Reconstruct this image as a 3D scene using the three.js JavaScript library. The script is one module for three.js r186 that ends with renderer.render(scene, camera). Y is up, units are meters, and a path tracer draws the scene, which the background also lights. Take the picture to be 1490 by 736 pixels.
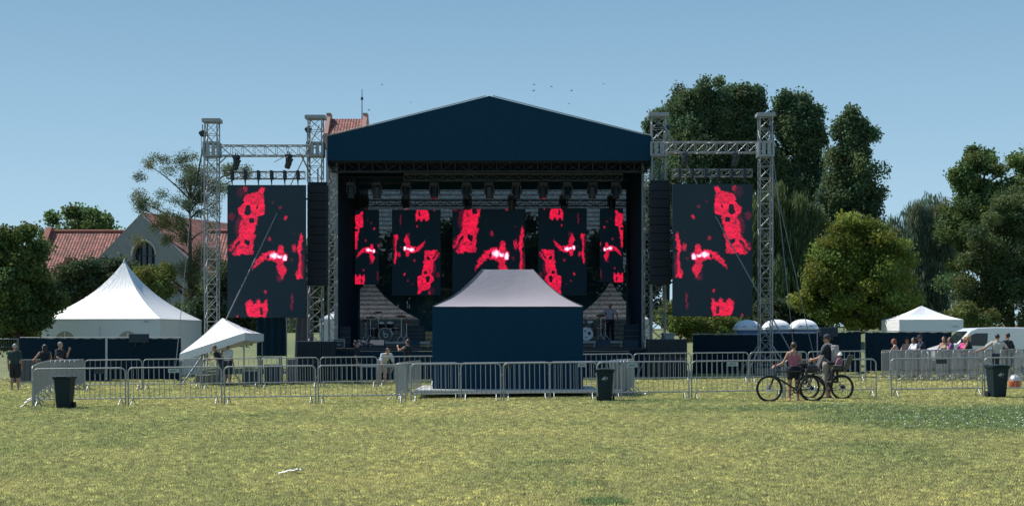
import * as THREE from 'three';
import { mergeGeometries } from 'three/addons/utils/BufferGeometryUtils.js';
import { RoundedBoxGeometry } from 'three/addons/geometries/RoundedBoxGeometry.js';

// ---------------------------------------------------------------- camera, sky, sun, exposure
const W = 1490, HH = 736, F = 2047, HOR = 492, EYE = 1.8;
const scene = new THREE.Scene();
const camera = new THREE.PerspectiveCamera(2 * Math.atan(HOR / F) * 180 / Math.PI, W / HH, 0.5, 2000);
camera.setViewOffset(W, HOR * 2, 0, 0, W, HH);
camera.position.set(0, EYE, 0);
camera.lookAt(0, EYE, -10);

const renderer = new THREE.WebGLRenderer({ antialias: true });
renderer.toneMapping = THREE.LinearToneMapping;
renderer.toneMappingExposure = 1.4;
renderer.shadowMap.enabled = true;

const SUN = new THREE.Vector3(-0.66, 1.0, -0.36).normalize();
{
  const SKYK = 1.22, w = 64, h = 512, data = new Float32Array(w * h * 4);
  const stops = [[0, [0.43, 0.62, 0.74]], [4, [0.385, 0.575, 0.715]], [8, [0.30, 0.485, 0.645]], [13.5, [0.205, 0.372, 0.54]], [30, [0.13, 0.275, 0.47]], [90, [0.085, 0.20, 0.40]]];
  for (let j = 0; j < h; j++) {
    const e = ((j + 0.5) / h - 0.5) * 180;
    let c = stops[0][1];
    if (e >= 90) c = stops[stops.length - 1][1];
    else if (e > 0) for (let k = 0; k < stops.length - 1; k++) {
      const [e0, c0] = stops[k], [e1, c1] = stops[k + 1];
      if (e >= e0 && e < e1) { const t = (e - e0) / (e1 - e0); c = c0.map((v, i) => v + (c1[i] - v) * t); }
    }
    for (let i = 0; i < w; i++) data.set([c[0] / SKYK, c[1] / SKYK, c[2] / SKYK, 1], (j * w + i) * 4);
  }
  const tex = new THREE.DataTexture(data, w, h, THREE.RGBAFormat, THREE.FloatType);
  tex.mapping = THREE.EquirectangularReflectionMapping;
  tex.magFilter = tex.minFilter = THREE.LinearFilter; tex.needsUpdate = true;
  scene.background = tex; scene.environment = tex;
}
const sun = new THREE.DirectionalLight(new THREE.Color(1, 0.945, 0.86), 4.7);
sun.position.copy(SUN).multiplyScalar(150).add(new THREE.Vector3(0, 0, -60));
sun.target.position.set(0, 0, -60);
sun.castShadow = true;
Object.assign(sun.shadow.camera, { left: -80, right: 80, top: 80, bottom: -80, near: 1, far: 350 });
sun.shadow.mapSize.set(4096, 4096);
scene.add(sun, sun.target);

// ---------------------------------------------------------------- helpers
const V = (x, y, z) => new THREE.Vector3(x, y, z);
function rngOf(seed) { let a = seed >>> 0; return () => { a = (a + 0x6D2B79F5) | 0; let t = Math.imul(a ^ (a >>> 15), 1 | a); t = (t + Math.imul(t ^ (t >>> 7), 61 | t)) ^ t; return ((t ^ (t >>> 14)) >>> 0) / 4294967296; }; }
const sstep = (a, b, x) => { const t = Math.min(1, Math.max(0, (x - a) / (b - a))); return t * t * (3 - 2 * t); };
const SLOPE = 0.0118;
function groundY(x, z) { return SLOPE * Math.max(-70, Math.min(70, x)) + 2.4 * sstep(78, 108, -z); }
const px = (x, y, d) => V((x - W / 2) * d / F, EYE + (HOR - y) * d / F, -d);        // a pixel at a known distance
const gd = (x, d) => { const X = (x - W / 2) * d / F; return V(X, groundY(X, -d), -d); };   // ground under a pixel column at a distance
const gp = (x, y) => gd(x, F * EYE / (y + SLOPE * (x - W / 2) - HOR));               // ground seen at a pixel
const Yat = (y, d) => EYE + (HOR - y) * d / F;
const Xat = (x, d) => (x - W / 2) * d / F;

// value noise
const PERM = new Uint8Array(512); { const r = rngOf(77); const p = [...Array(256).keys()]; for (let i = 255; i > 0; i--) { const j = Math.floor(r() * (i + 1)); [p[i], p[j]] = [p[j], p[i]]; } for (let i = 0; i < 512; i++) PERM[i] = p[i & 255]; }
function vn(x, y, per = 256) {
  const xi = Math.floor(x), yi = Math.floor(y), xf = x - xi, yf = y - yi, u = xf * xf * (3 - 2 * xf), v = yf * yf * (3 - 2 * yf);
  const m = (k) => ((k % per) + per) % per, h = (a, b) => PERM[PERM[m(a) & 255] + (m(b) & 255)] / 255;
  return (h(xi, yi) * (1 - u) + h(xi + 1, yi) * u) * (1 - v) + (h(xi, yi + 1) * (1 - u) + h(xi + 1, yi + 1) * u) * v;
}
function fbm(x, y, oct = 4, per = 256) { let s = 0, a = 0.5, t = 0; for (let i = 0; i < oct; i++) { s += a * vn(x, y, per); t += a; a *= 0.5; x *= 2; y *= 2; per *= 2; if (per > 256) per = 256; } return s / t; }

function dataTex(w, h, fn, { srgb = false, repeat = [1, 1] } = {}) {
  const d = new Uint8Array(w * h * 4);
  for (let j = 0; j < h; j++) for (let i = 0; i < w; i++) { const c = fn(i / w, j / h, i, j); const o = (j * w + i) * 4; d[o] = Math.max(0, Math.min(255, c[0] * 255)); d[o + 1] = Math.max(0, Math.min(255, c[1] * 255)); d[o + 2] = Math.max(0, Math.min(255, c[2] * 255)); d[o + 3] = 255; }
  const t = new THREE.DataTexture(d, w, h); t.magFilter = THREE.LinearFilter; t.minFilter = THREE.LinearMipmapLinearFilter; t.generateMipmaps = true;
  t.wrapS = t.wrapT = THREE.RepeatWrapping; t.repeat.set(...repeat); if (srgb) t.colorSpace = THREE.SRGBColorSpace; t.needsUpdate = true; return t;
}
const lin = (r, g, b) => new THREE.Color().setRGB(r, g, b);
function mat(r, g, b, o = {}) { const P = o.transmission !== undefined || o.specularIntensity !== undefined || o.clearcoat !== undefined || o.sheen !== undefined; const m = new (P ? THREE.MeshPhysicalMaterial : THREE.MeshStandardMaterial)({ color: lin(r, g, b), roughness: 0.8, side: THREE.DoubleSide, ...o }); return m; }

const taken = new Map();
function numbered(n) { const k = taken.get(n) || 0; taken.set(n, k + 1); return k ? `${n}_${String(k).padStart(3, '0')}` : n; }
function shade(o) { o.traverse((c) => { if (c.isMesh) { c.castShadow = true; c.receiveShadow = true; } }); return o; }
function tag(o, label, category, group, kind) { if (label) o.userData.label = label; if (category) o.userData.category = category; if (group) o.userData.group = group; if (kind) o.userData.kind = kind; return o; }
function thing(name, label, category, pos = V(0, 0, 0), turn = 0, group) { const o = new THREE.Group(); o.name = numbered(name); o.position.copy(pos); o.rotation.y = turn; scene.add(o); return tag(o, label, category, group); }
function part(name, geo, m, parent) { const o = new THREE.Mesh(Array.isArray(geo) ? merge(geo) : geo, m); o.name = parent === scene ? numbered(name) : name; o.castShadow = o.receiveShadow = true; parent.add(o); return o; }
function structure(name, geo, m) { const o = part(name, geo, m, scene); o.userData.kind = 'structure'; return o; }
function copyOf(root, pos, turn, label, group) { const r = root.clone(); r.userData = { ...root.userData }; r.name = numbered(root.name.replace(/_\d\d\d$/, '')); scene.add(r); r.position.copy(pos); r.rotation.y = turn; if (label) r.userData.label = label; if (group) r.userData.group = group; return r; }
function merge(list) { const l = list.map((g) => { let q = g.index ? g.toNonIndexed() : g; for (const k of Object.keys(q.attributes)) if (!['position', 'normal', 'uv', 'color'].includes(k)) q.deleteAttribute(k); return q; }); const hasUv = l.every((g) => g.attributes.uv), hasC = l.every((g) => g.attributes.color); l.forEach((g) => { if (!hasUv) g.deleteAttribute('uv'); if (!hasC) g.deleteAttribute('color'); }); return l.length === 1 ? l[0] : mergeGeometries(l, false); }
const boxg = (w, h, d, x = 0, y = 0, z = 0) => { const g = new THREE.BoxGeometry(w, h, d); g.translate(x, y, z); return g; };
const rbox = (w, h, d, x = 0, y = 0, z = 0, r = 0.02, s = 2) => { const g = new RoundedBoxGeometry(w, h, d, s, Math.min(r, w / 2.01, h / 2.01, d / 2.01)); g.translate(x, y, z); return g; };
const Y1 = V(0, 1, 0);
function cylg(a, b, r0, r1 = r0, seg = 8, open = false) { const L = a.distanceTo(b), g = new THREE.CylinderGeometry(r1, r0, L, seg, 1, open); g.translate(0, L / 2, 0); g.applyQuaternion(new THREE.Quaternion().setFromUnitVectors(Y1, b.clone().sub(a).normalize())); g.translate(a.x, a.y, a.z); return g; }
const UNIT = {}; const unitCyl = (s) => UNIT[s] || (UNIT[s] = (() => { const g = new THREE.CylinderGeometry(1, 1, 1, s, 1); g.translate(0, 0.5, 0); return g; })());
function rod(name, a, b, r, m, parent, seg = 6) { const o = part(name, unitCyl(seg), m, parent); const d = b.clone().sub(a), L = d.length(); o.position.copy(a); o.scale.set(r, L, r); o.quaternion.setFromUnitVectors(Y1, d.divideScalar(L)); return o; }
function tubeg(pts, r, seg = 24, rs = 8, closed = false) { return new THREE.TubeGeometry(new THREE.CatmullRomCurve3(pts, closed, 'centripetal'), seg, r, rs, closed); }
function quadg(a, b, c, d, nu = 1, nv = 1, f) { // bilinear patch a-b along u, a-d along v
  const pos = [], uv = [], idx = [];
  for (let j = 0; j <= nv; j++) for (let i = 0; i <= nu; i++) { const u = i / nu, v = j / nv; const p = a.clone().multiplyScalar((1 - u) * (1 - v)).addScaledVector(b, u * (1 - v)).addScaledVector(c, u * v).addScaledVector(d, (1 - u) * v); if (f) f(p, u, v); pos.push(p.x, p.y, p.z); uv.push(u, v); }
  for (let j = 0; j < nv; j++) for (let i = 0; i < nu; i++) { const k = j * (nu + 1) + i; idx.push(k, k + 1, k + nu + 2, k, k + nu + 2, k + nu + 1); }
  const g = new THREE.BufferGeometry(); g.setAttribute('position', new THREE.Float32BufferAttribute(pos, 3)); g.setAttribute('uv', new THREE.Float32BufferAttribute(uv, 2)); g.setIndex(idx); g.computeVertexNormals(); return g;
}
function extrude(pts, depth, bevel = 0) { const s = new THREE.Shape(pts.map((p) => new THREE.Vector2(p[0], p[1]))); return new THREE.ExtrudeGeometry(s, { depth, bevelEnabled: bevel > 0, bevelSize: bevel, bevelThickness: bevel, bevelSegments: 2, steps: 1 }); }

// ---------------------------------------------------------------- materials
const clothBump = dataTex(256, 256, (u, v) => { const n = fbm(u * 6, v * 6, 4, 6) * 0.7 + fbm(u * 24, v * 24, 2, 24) * 0.3; return [n, n, n]; });
const folds = dataTex(256, 64, (u, v) => { const n = 0.5 + 0.3 * Math.sin(u * 44 + 3 * fbm(u * 8, v * 2, 2, 8)) * fbm(u * 5, 2, 2, 5) + 0.2 * fbm(u * 20, v * 4, 3, 20); return [n, n, n]; });
const speck = dataTex(128, 128, (u, v) => { const n = 0.75 + 0.25 * fbm(u * 16, v * 16, 3, 16); return [n, n, n]; });
const M = {
  galv: mat(0.30, 0.32, 0.335, { metalness: 0.45, roughness: 0.48, roughnessMap: speck }),
  alu: mat(0.25, 0.265, 0.275, { metalness: 0.4, roughness: 0.45 }),
  steelDark: mat(0.03, 0.04, 0.05, { metalness: 0.4, roughness: 0.55 }),
  stageCloth: mat(0.006, 0.036, 0.070, { specularIntensity: 0.25, roughness: 0.95, bumpMap: folds, bumpScale: 0.03 }),
  blackCloth: mat(0.009, 0.032, 0.055, { specularIntensity: 0.25, roughness: 0.95, bumpMap: folds, bumpScale: 0.03 }),
  scrim: mat(0.005, 0.020, 0.036, { specularIntensity: 0.25, roughness: 0.9, bumpMap: clothBump, bumpScale: 0.05 }),
  blackBox: mat(0.008, 0.024, 0.042, { roughness: 0.65 }),
  grille: mat(0.005, 0.010, 0.018, { roughness: 0.75 }),
  greyCloth: mat(0.13, 0.13, 0.15, { roughness: 0.9, bumpMap: folds, bumpScale: 0.03 }),
  pvc: mat(0.72, 0.725, 0.735, { roughness: 0.42, bumpMap: clothBump, bumpScale: 0.012 }),
  popup: mat(0.70, 0.71, 0.735, { roughness: 0.75, bumpMap: clothBump, bumpScale: 0.02 }),
  fohRoof: mat(0.27, 0.245, 0.28, { roughness: 0.7, bumpMap: clothBump, bumpScale: 0.008 }),
  binPlastic: mat(0.006, 0.019, 0.026, { specularIntensity: 0.5, roughness: 0.55 }),
  rubber: mat(0.012, 0.013, 0.015, { roughness: 0.8 }),
  white: mat(0.78, 0.79, 0.80, { roughness: 0.5 }),
  chrome: mat(0.6, 0.62, 0.64, { metalness: 0.9, roughness: 0.25 }),
  brass: mat(0.16, 0.14, 0.09, { metalness: 0.4, roughness: 0.6 }),
  bark: mat(0.075, 0.06, 0.045, { roughness: 0.95 }),
  cable: mat(0.18, 0.20, 0.21, { metalness: 0.3, roughness: 0.6 }),
  cableDark: mat(0.03, 0.035, 0.04, { roughness: 0.7 }),
};
const ledBody = mat(0.008, 0.018, 0.028, { roughness: 0.55 });
// ---------------------------------------------------------------- ground
function patchAt(x, z) { // how green (1) or dry (0) the turf is: patches the photograph shows
  const d = -z; let g = 0.36 + 0.65 * (fbm(x * 0.13 + 40, z * 0.09 + 10, 4) - 0.5) + 0.7 * (fbm(x * 0.7 + 7, z * 0.45, 3) - 0.5);
  const el = (X, D, rx, rd, a) => { const q = ((x - X) / rx) ** 2 + ((d - D) / rd) ** 2; if (q < 1) g += a * (1 - q) * (0.4 + 1.2 * fbm(x * 1.1 + 3, z * 0.8, 3)); };
  el(10.2, 29, 4.2, 5.2, 1.2); el(13, 30, 5, 5, 0.6); el(6.8, 34, 4.5, 2.6, 0.6); el(1.0, 15.1, 0.33, 0.45, 1.5); el(0.55, 20.0, 0.7, 0.6, 0.45); el(0.9, 17.0, 0.4, 0.4, 0.4); el(4.5, 38, 2.5, 2, 0.5);
  return Math.max(0, Math.min(1.3, g));
}
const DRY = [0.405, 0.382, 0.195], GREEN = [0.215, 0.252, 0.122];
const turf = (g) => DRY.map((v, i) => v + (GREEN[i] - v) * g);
{
  const near = (a, b, n) => [...Array(n + 1).keys()].map((i) => a + (b - a) * i / n);
  const xs = [-400, -250, -150, -100, ...near(-70, -30, 40).slice(0, -1), ...near(-30, 30, 240), ...near(30, 70, 40).slice(1), 100, 150, 250, 400];
  const zs = [...near(60, 2, 10).slice(0, -1), ...near(2, -70, 260).slice(0, -1), ...near(-70, -130, 60), -180, -260, -400];
  const pos = [], col = [], uv = [], idx = [];
  for (const z of zs) for (const x of xs) { pos.push(x, groundY(x, z), z); uv.push(x / 6, z / 6); col.push(...turf(patchAt(x, z) + 0.1 + 0.6 * sstep(54, 72, -z)).map((v) => v * (z < -58 ? 0.72 : 0.85))); }  // sheet colour darkened, most far off, in place of the blades' self-shadow
  const n = xs.length;
  for (let j = 0; j < zs.length - 1; j++) for (let i = 0; i < n - 1; i++) { const k = j * n + i; idx.push(k, k + 1, k + n, k + 1, k + n + 1, k + n); }
  const g = new THREE.BufferGeometry(); g.setAttribute('position', new THREE.Float32BufferAttribute(pos, 3)); g.setAttribute('uv', new THREE.Float32BufferAttribute(uv, 2)); g.setAttribute('color', new THREE.Float32BufferAttribute(col, 3)); g.setIndex(idx); g.computeVertexNormals();
  const grain = dataTex(1024, 1024, (u, v) => { const n1 = fbm(u * 128, v * 128, 2, 128), n2 = fbm(u * 24, v * 24, 3, 24), k = 0.45 + 0.5 * n1 + 0.35 * n2; return [k, k * 0.98, k * 0.9]; });
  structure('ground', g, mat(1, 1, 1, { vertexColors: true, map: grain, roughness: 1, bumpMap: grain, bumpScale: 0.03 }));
}
{ // blades: tufts with true height over the visible lawn
  const r = rngOf(5), pos = [], idx = [];
  for (let k = 0; k < 6; k++) {
    const a = r() * 6.283, rr = 0.03 * Math.sqrt(r()), x = Math.cos(a) * rr, z = Math.sin(a) * rr, h = 0.02 + 0.028 * r(), w = 0.0045 + 0.003 * r(), b = r() * 6.283, lx = (r() - 0.5) * 0.05, lz = (r() - 0.5) * 0.05;
    const o = pos.length / 3, cx = Math.cos(b) * w, cz = Math.sin(b) * w;
    pos.push(x - cx, -0.005, z - cz, x + cx, -0.005, z + cz, x + lx * 0.4 + cx * 0.8, h * 0.6, z + lz * 0.4 + cz * 0.8, x + lx * 0.4 - cx * 0.8, h * 0.6, z + lz * 0.4 - cz * 0.8, x + lx, h, z + lz);
    idx.push(o, o + 1, o + 2, o, o + 2, o + 3, o + 3, o + 2, o + 4);
  }
  const g = new THREE.BufferGeometry(); g.setAttribute('position', new THREE.Float32BufferAttribute(pos, 3)); g.setIndex(idx); g.computeVertexNormals();
  const spots = [];
  const bands = [[13.5, 19, 1100], [19, 26, 700], [26, 34, 420], [34, 44, 230], [44, 58, 90], [58, 74, 48]];
  for (const [d0, d1, dens] of bands) {
    const n = Math.floor(dens * (d1 - d0) * ((d0 + d1) / 2) * 0.75);
    for (let i = 0; i < n; i++) { const d = Math.sqrt(d0 * d0 + (d1 * d1 - d0 * d0) * r()); spots.push([(r() - 0.5) * 0.76 * d + (r() - 0.5) * 1.5, -d]); }
  }
  const im = new THREE.InstancedMesh(g, mat(1, 1, 1, { roughness: 0.9, transmission: 0.5, thickness: 0, specularIntensity: 0.3 }), spots.length);
  const m4 = new THREE.Matrix4(), q = new THREE.Quaternion(), sc = V(1, 1, 1), c = new THREE.Color();
  spots.forEach(([x, z], i) => {
    const gch = patchAt(x, z) + 0.5 * (r() - 0.5), t = turf(Math.max(-0.25, Math.min(1.35, gch))), k = 0.62 + 1.1 * r(), straw = r() < 0.2 ? 1.7 : 1;
    const s = (0.75 + 0.6 * r()) * (gch > 0.8 ? 1.25 : 0.95) * (0.85 + 0.4 * Math.min(1, -z / 50));
    q.setFromAxisAngle(Y1, r() * 6.283); sc.set(s * (1 + -z / 60), s, s * (1 + -z / 60)); m4.compose(V(x, groundY(x, z), z), q, sc); im.setMatrixAt(i, m4);
    im.setColorAt(i, c.setRGB(t[0] * k * straw * 1.12, t[1] * k * straw * 1.1, t[2] * k * (straw > 1 ? 1.4 : 1)));
  });
  im.name = 'grass'; im.castShadow = im.receiveShadow = true; tag(im, 'short sun-dried lawn grass covering the whole field', 'grass', null, 'stuff'); scene.add(im);
}

{ // white clover heads in the greener patch
  const r = rngOf(808), g = new THREE.IcosahedronGeometry(0.014, 0), spots = [];
  while (spots.length < 900) { const d = 22 + r() * 14, x = 3 + r() * 12; if (patchAt(x, -d) > 0.75 + 0.5 * r()) spots.push([x, -d]); }
  const im = new THREE.InstancedMesh(g, mat(0.72, 0.72, 0.66, { roughness: 0.9 }), spots.length), m4 = new THREE.Matrix4();
  spots.forEach(([x, z], i) => { const s = 0.7 + 0.8 * r(); m4.makeScale(s, s, s).setPosition(x, groundY(x, z) + 0.035 + 0.02 * r(), z); im.setMatrixAt(i, m4); });
  im.name = 'clover_flowers'; im.castShadow = im.receiveShadow = true; tag(im, 'tiny white clover flowers scattered in the greener patch of lawn', 'flowers', null, 'stuff'); scene.add(im);
}

// ---------------------------------------------------------------- trees
function leafCluster(seed, n, w, l, spread, hang) {
  const r = rngOf(seed), pos = [], idx = [];
  for (let k = 0; k < n; k++) {
    const c = V(r() - 0.5, r() - 0.5, r() - 0.5).multiplyScalar(spread); if (hang) c.y *= 2.2;
    const dir = hang ? V((r() - 0.5) * 0.5, -1, (r() - 0.5) * 0.5).normalize() : V(r() - 0.5, (r() - 0.5) * 0.7 - 0.15, r() - 0.5).normalize();
    const side = V(r() - 0.5, r() - 0.5, r() - 0.5).cross(dir).normalize().multiplyScalar(w * (0.7 + 0.6 * r())), L = dir.multiplyScalar(l * (0.7 + 0.6 * r())), o = pos.length / 3;
    const a = c.clone(), b = c.clone().addScaledVector(L, 0.45).add(side), t = c.clone().add(L), e = c.clone().addScaledVector(L, 0.45).sub(side);
    for (const p of [a, b, t, e]) pos.push(p.x, p.y, p.z); idx.push(o, o + 1, o + 2, o, o + 2, o + 3);
  }
  const g = new THREE.BufferGeometry(); g.setAttribute('position', new THREE.Float32BufferAttribute(pos, 3)); g.setIndex(idx); g.computeVertexNormals(); return g;
}
const LEAFG = { broad: [leafCluster(1, 9, 0.16, 0.38, 1.3), leafCluster(2, 9, 0.16, 0.38, 1.3)], hang: [leafCluster(3, 10, 0.05, 0.6, 0.9, true), leafCluster(4, 10, 0.05, 0.6, 0.9, true)], fine: [leafCluster(6, 9, 0.10, 0.24, 1.5), leafCluster(7, 9, 0.10, 0.24, 1.5)] };
const leafMat = mat(1, 1, 1, { roughness: 0.8, specularIntensity: 0.3, transmission: 0.5, thickness: 0 });
function limbGeo(a, b, r0, r1, rnd, sag = 0.08) {
  const L = a.distanceTo(b), out = []; let p = a.clone(), r = r0;
  for (let k = 1; k <= 3; k++) { const t = k / 3, q = a.clone().lerp(b, t); if (k < 3) q.add(V((rnd() - 0.5) * L * sag, (rnd() - 0.3) * L * sag, (rnd() - 0.5) * L * sag)); const rn = r0 + (r1 - r0) * t; out.push(cylg(p, q, r, rn, 6, true)); p = q; r = rn; }
  return out;
}
// lobes: [px x, px y, px rx, px ry, weight, dz]; the crown is clumps of leaves round the ends of limbs
function tree(o) {
  const { name, label, category = 'tree', group, d, x, lobes, col, n = 3000, size = 0.42, seed = 1, trunkR = 0.22, kind = 'broad', clump = 0.27, gap = 0.45, shell = 0.55, upright = false } = o;
  const rnd = rngOf(seed * 7919), base = gd(x, d), t = thing(name, label, category, base, 0, group), k = d / F;
  const clumps = []; const tw = lobes.reduce((s, l) => s + l[2] * l[3] * (l[4] ?? 1), 0);
  const total = Math.round(n * gap / 32);
  for (const [lx, ly, rx, ry, w = 1, dz = 0] of lobes) {
    const c = px(lx, ly, d).sub(base); c.z += dz; const R = V(rx * k, ry * k, Math.max(rx * k * 0.85, 1));
    const m = Math.max(6, Math.round(total * rx * ry * w / tw));
    for (let i = 0; i < m; i++) { const u = V(rnd() * 2 - 1, rnd() * 2 - 1, rnd() * 2 - 1); if (u.lengthSq() > 1) { i--; continue; } const len = u.length(), f = Math.pow(len, shell) / Math.max(len, 1e-4) * (0.86 + 0.36 * rnd()); const p = c.clone().add(u.multiplyScalar(f).multiply(R)); if (p.y < 0.4) p.y = 0.4 + rnd() * 0.8; clumps.push([p, Math.min(R.x, R.y) * clump * (0.55 + 0.95 * rnd()) + 0.2, 0.72 + 0.56 * rnd(), rnd()]); }
  }
  // wood
  const top = clumps.reduce((a, c) => (c[0].y > a.y ? c[0] : a), clumps[0][0]), cx = lobes.reduce((s, l) => s + (l[0]), 0) / lobes.length, lowest = clumps.reduce((a, c) => Math.min(a, c[0].y), 99);
  const wood = [], tt = V(top.x * 0.5 + (px(cx, 0, d).x - base.x) * 0.5, top.y * 0.86, top.z * 0.5), mid = V(tt.x * 0.3, Math.max(1, tt.y * 0.45), tt.z * 0.3);
  wood.push(cylg(V(0, -0.2, 0), mid, trunkR * 1.15, trunkR * 0.72, 9), cylg(mid, tt, trunkR * 0.72, trunkR * 0.15, 8));
  const order = clumps.slice().sort(() => rnd() - 0.5).slice(0, Math.min(clumps.length, 46));
  for (const [p] of order) { const h = Math.min(tt.y * 0.92, Math.max(lowest * 0.6 + 0.3, p.y - (upright ? 0.9 : 0.35) * Math.hypot(p.x, p.z) - 0.5)); const s = h < mid.y ? mid.clone().multiplyScalar(h / mid.y) : mid.clone().lerp(tt, (h - mid.y) / (tt.y - mid.y + 1e-3)); wood.push(...limbGeo(s, p, trunkR * 0.28, 0.02, rnd)); }
  part('trunk', wood, M.bark, t);
  // leaves
  const per = Math.max(4, Math.round(n / clumps.length)), gs = LEAFG[kind];
  const list = []; for (const c of clumps) for (let i = 0; i < per; i++) list.push(c);
  const im = new THREE.InstancedMesh(gs[seed % 2], leafMat, list.length), m4 = new THREE.Matrix4(), q = new THREE.Quaternion(), e = new THREE.Euler(), cc = new THREE.Color();
  list.forEach(([p, R, tone, hue], i) => {
    let u; do u = V(rnd() * 2 - 1, rnd() * 2 - 1, rnd() * 2 - 1); while (u.lengthSq() > 1);
    const pos = p.clone().add(V(u.x * R, u.y * R * (kind === 'hang' ? 1.6 : upright ? 1.0 : 0.62), u.z * R)), s = size * (0.65 + 0.7 * rnd());
    if (pos.y < 0.25) pos.y = 0.25 + 0.5 * rnd();
    if (kind === 'hang') e.set((rnd() - 0.5) * 0.4, rnd() * 6.28, (rnd() - 0.5) * 0.4); else e.set(rnd() * 6.28, rnd() * 6.28, rnd() * 6.28);
    m4.compose(pos, q.setFromEuler(e), V(s, s, s)); im.setMatrixAt(i, m4);
    const v = tone * (0.75 + 0.5 * rnd()); im.setColorAt(i, cc.setRGB(col[0] * v * (0.8 + 0.4 * hue), col[1] * v, col[2] * v * (1.15 - 0.3 * hue)));
  });
  im.name = 'crown'; im.castShadow = im.receiveShadow = true; im.userData.kind = 'stuff'; t.add(im);
  return t;
}
const C = { poplar: [0.105, 0.165, 0.075], maple: [0.185, 0.235, 0.040], willow: [0.125, 0.175, 0.07], hazy: [0.14, 0.185, 0.125], tall: [0.12, 0.185, 0.055], dark: [0.075, 0.115, 0.052], acacia: [0.125, 0.155, 0.075], bush: [0.17, 0.215, 0.05] };
// left of the stage
tree({ name: 'leafy_tree', label: 'dense green tree growing left of the big white pagoda tent', d: 68, x: 22, lobes: [[15, 385, 36, 48], [38, 360, 26, 28], [8, 440, 42, 50], [44, 430, 32, 55], [14, 480, 36, 26]], col: [0.12, 0.175, 0.05], n: 6000, seed: 11, size: 0.36 });
tree({ name: 'round_tree', label: 'round tree crown rising behind the red tiled roof ridge', d: 150, x: 122, lobes: [[122, 320, 40, 13], [122, 345, 45, 30, 1], [124, 400, 34, 60, 0.6]], col: C.tall, n: 2600, seed: 12, size: 0.8, trunkR: 0.4 });
tree({ name: 'airy_tree', label: 'tall airy tree with thin open branches behind the truss tower', d: 84, x: 276, lobes: [[255, 250, 44, 28, 1], [228, 290, 30, 22, 1], [300, 262, 36, 28, 1], [345, 252, 24, 12, 0.6], [235, 340, 36, 18, 0.9], [280, 315, 46, 28, 0.9], [255, 392, 46, 26, 0.9], [300, 400, 34, 46, 0.9], [270, 445, 40, 26, 1]], col: C.acacia, n: 6200, seed: 13, size: 0.3, kind: 'fine', gap: 0.6, clump: 0.2, shell: 0.6, trunkR: 0.2 });
tree({ name: 'dark_shrub', label: 'dark bushy shrub below the red roof, behind the pagoda tent', category: 'shrub', d: 86, x: 100, lobes: [[95, 425, 40, 38], [130, 400, 30, 24], [75, 465, 34, 30]], col: C.dark, n: 4200, seed: 14, size: 0.4, trunkR: 0.12 });
tree({ name: 'dark_shrub', label: 'dark leafy shrub in front of the gable wall, left of the arched window', category: 'shrub', d: 88, x: 165, lobes: [[162, 395, 26, 22], [150, 435, 30, 40]], col: C.dark, n: 3000, seed: 15, size: 0.4, trunkR: 0.12 });
tree({ name: 'light_green_shrub', label: 'light green shrub beside the peak of the pagoda tent, under the arched window', category: 'shrub', d: 82, x: 222, lobes: [[229, 402, 17, 20], [216, 418, 24, 22], [228, 445, 26, 30]], col: C.bush, n: 3000, seed: 16, size: 0.32, trunkR: 0.1 });
tree({ name: 'dark_shrub', label: 'dark thicket between the truss tower and the video screen', category: 'shrub', d: 80, x: 325, lobes: [[322, 420, 20, 46], [345, 470, 40, 24], [280, 465, 30, 26], [300, 440, 24, 30]], col: C.dark, n: 4200, seed: 17, size: 0.38, trunkR: 0.12 });
// behind the stage, seen through its mesh backdrop
for (const [i, [x, y, rx]] of [[480, 395, 70], [590, 400, 80], [700, 380, 85], [800, 385, 85], [915, 375, 60]].entries())
  tree({ name: 'background_tree', label: 'broad tree standing behind the stage, seen through its mesh backdrop', group: 'trees behind the stage', d: 112 + (i % 2) * 5, x, lobes: [[x, y, rx, 55], [x - 10, y + 70, rx, 50]], col: C.dark, n: 2600, seed: 20 + i, size: 0.8, trunkR: 0.3 });
// right of the stage: poplars, willow, maple, tall trees
const pop = (x, lobes, seed, label, d = 112, n = 6500) => tree({ name: 'poplar_tree', label, group: undefined, d, x, lobes, col: C.poplar, n, seed, size: 0.5, trunkR: 0.32, upright: true, clump: 0.27, gap: 0.58, shell: 0.75 });
pop(968, [[950, 180, 9, 18], [966, 172, 9, 16], [985, 160, 9, 22], [965, 205, 26, 40], [985, 185, 22, 46], [975, 290, 36, 60]], 31, 'poplar showing behind the inner truss tower right of the roof', 116, 4600);
pop(1020, [[1022, 138, 10, 22], [1046, 138, 10, 22], [1006, 150, 9, 22], [1025, 165, 24, 32], [1000, 190, 28, 55], [1045, 185, 28, 60], [1020, 250, 52, 65], [1020, 350, 46, 70, 0.7]], 32, 'tall broad-topped poplar above the video screen beside the willow', 112, 8500);
pop(1085, [[1078, 145, 9, 20], [1098, 148, 9, 20], [1064, 148, 8, 20], [1084, 166, 20, 24], [1075, 195, 32, 55], [1100, 200, 22, 56], [1085, 260, 40, 50]], 33, 'poplar between two others, behind the outer truss tower', 113, 6500);
pop(1160, [[1138, 158, 9, 22], [1156, 156, 9, 20], [1182, 172, 9, 22], [1150, 178, 15, 26], [1165, 180, 26, 38], [1150, 225, 34, 40], [1180, 215, 16, 50], [1160, 275, 36, 36]], 34, 'poplar with a double top above the weeping willow', 111, 6200);
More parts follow.
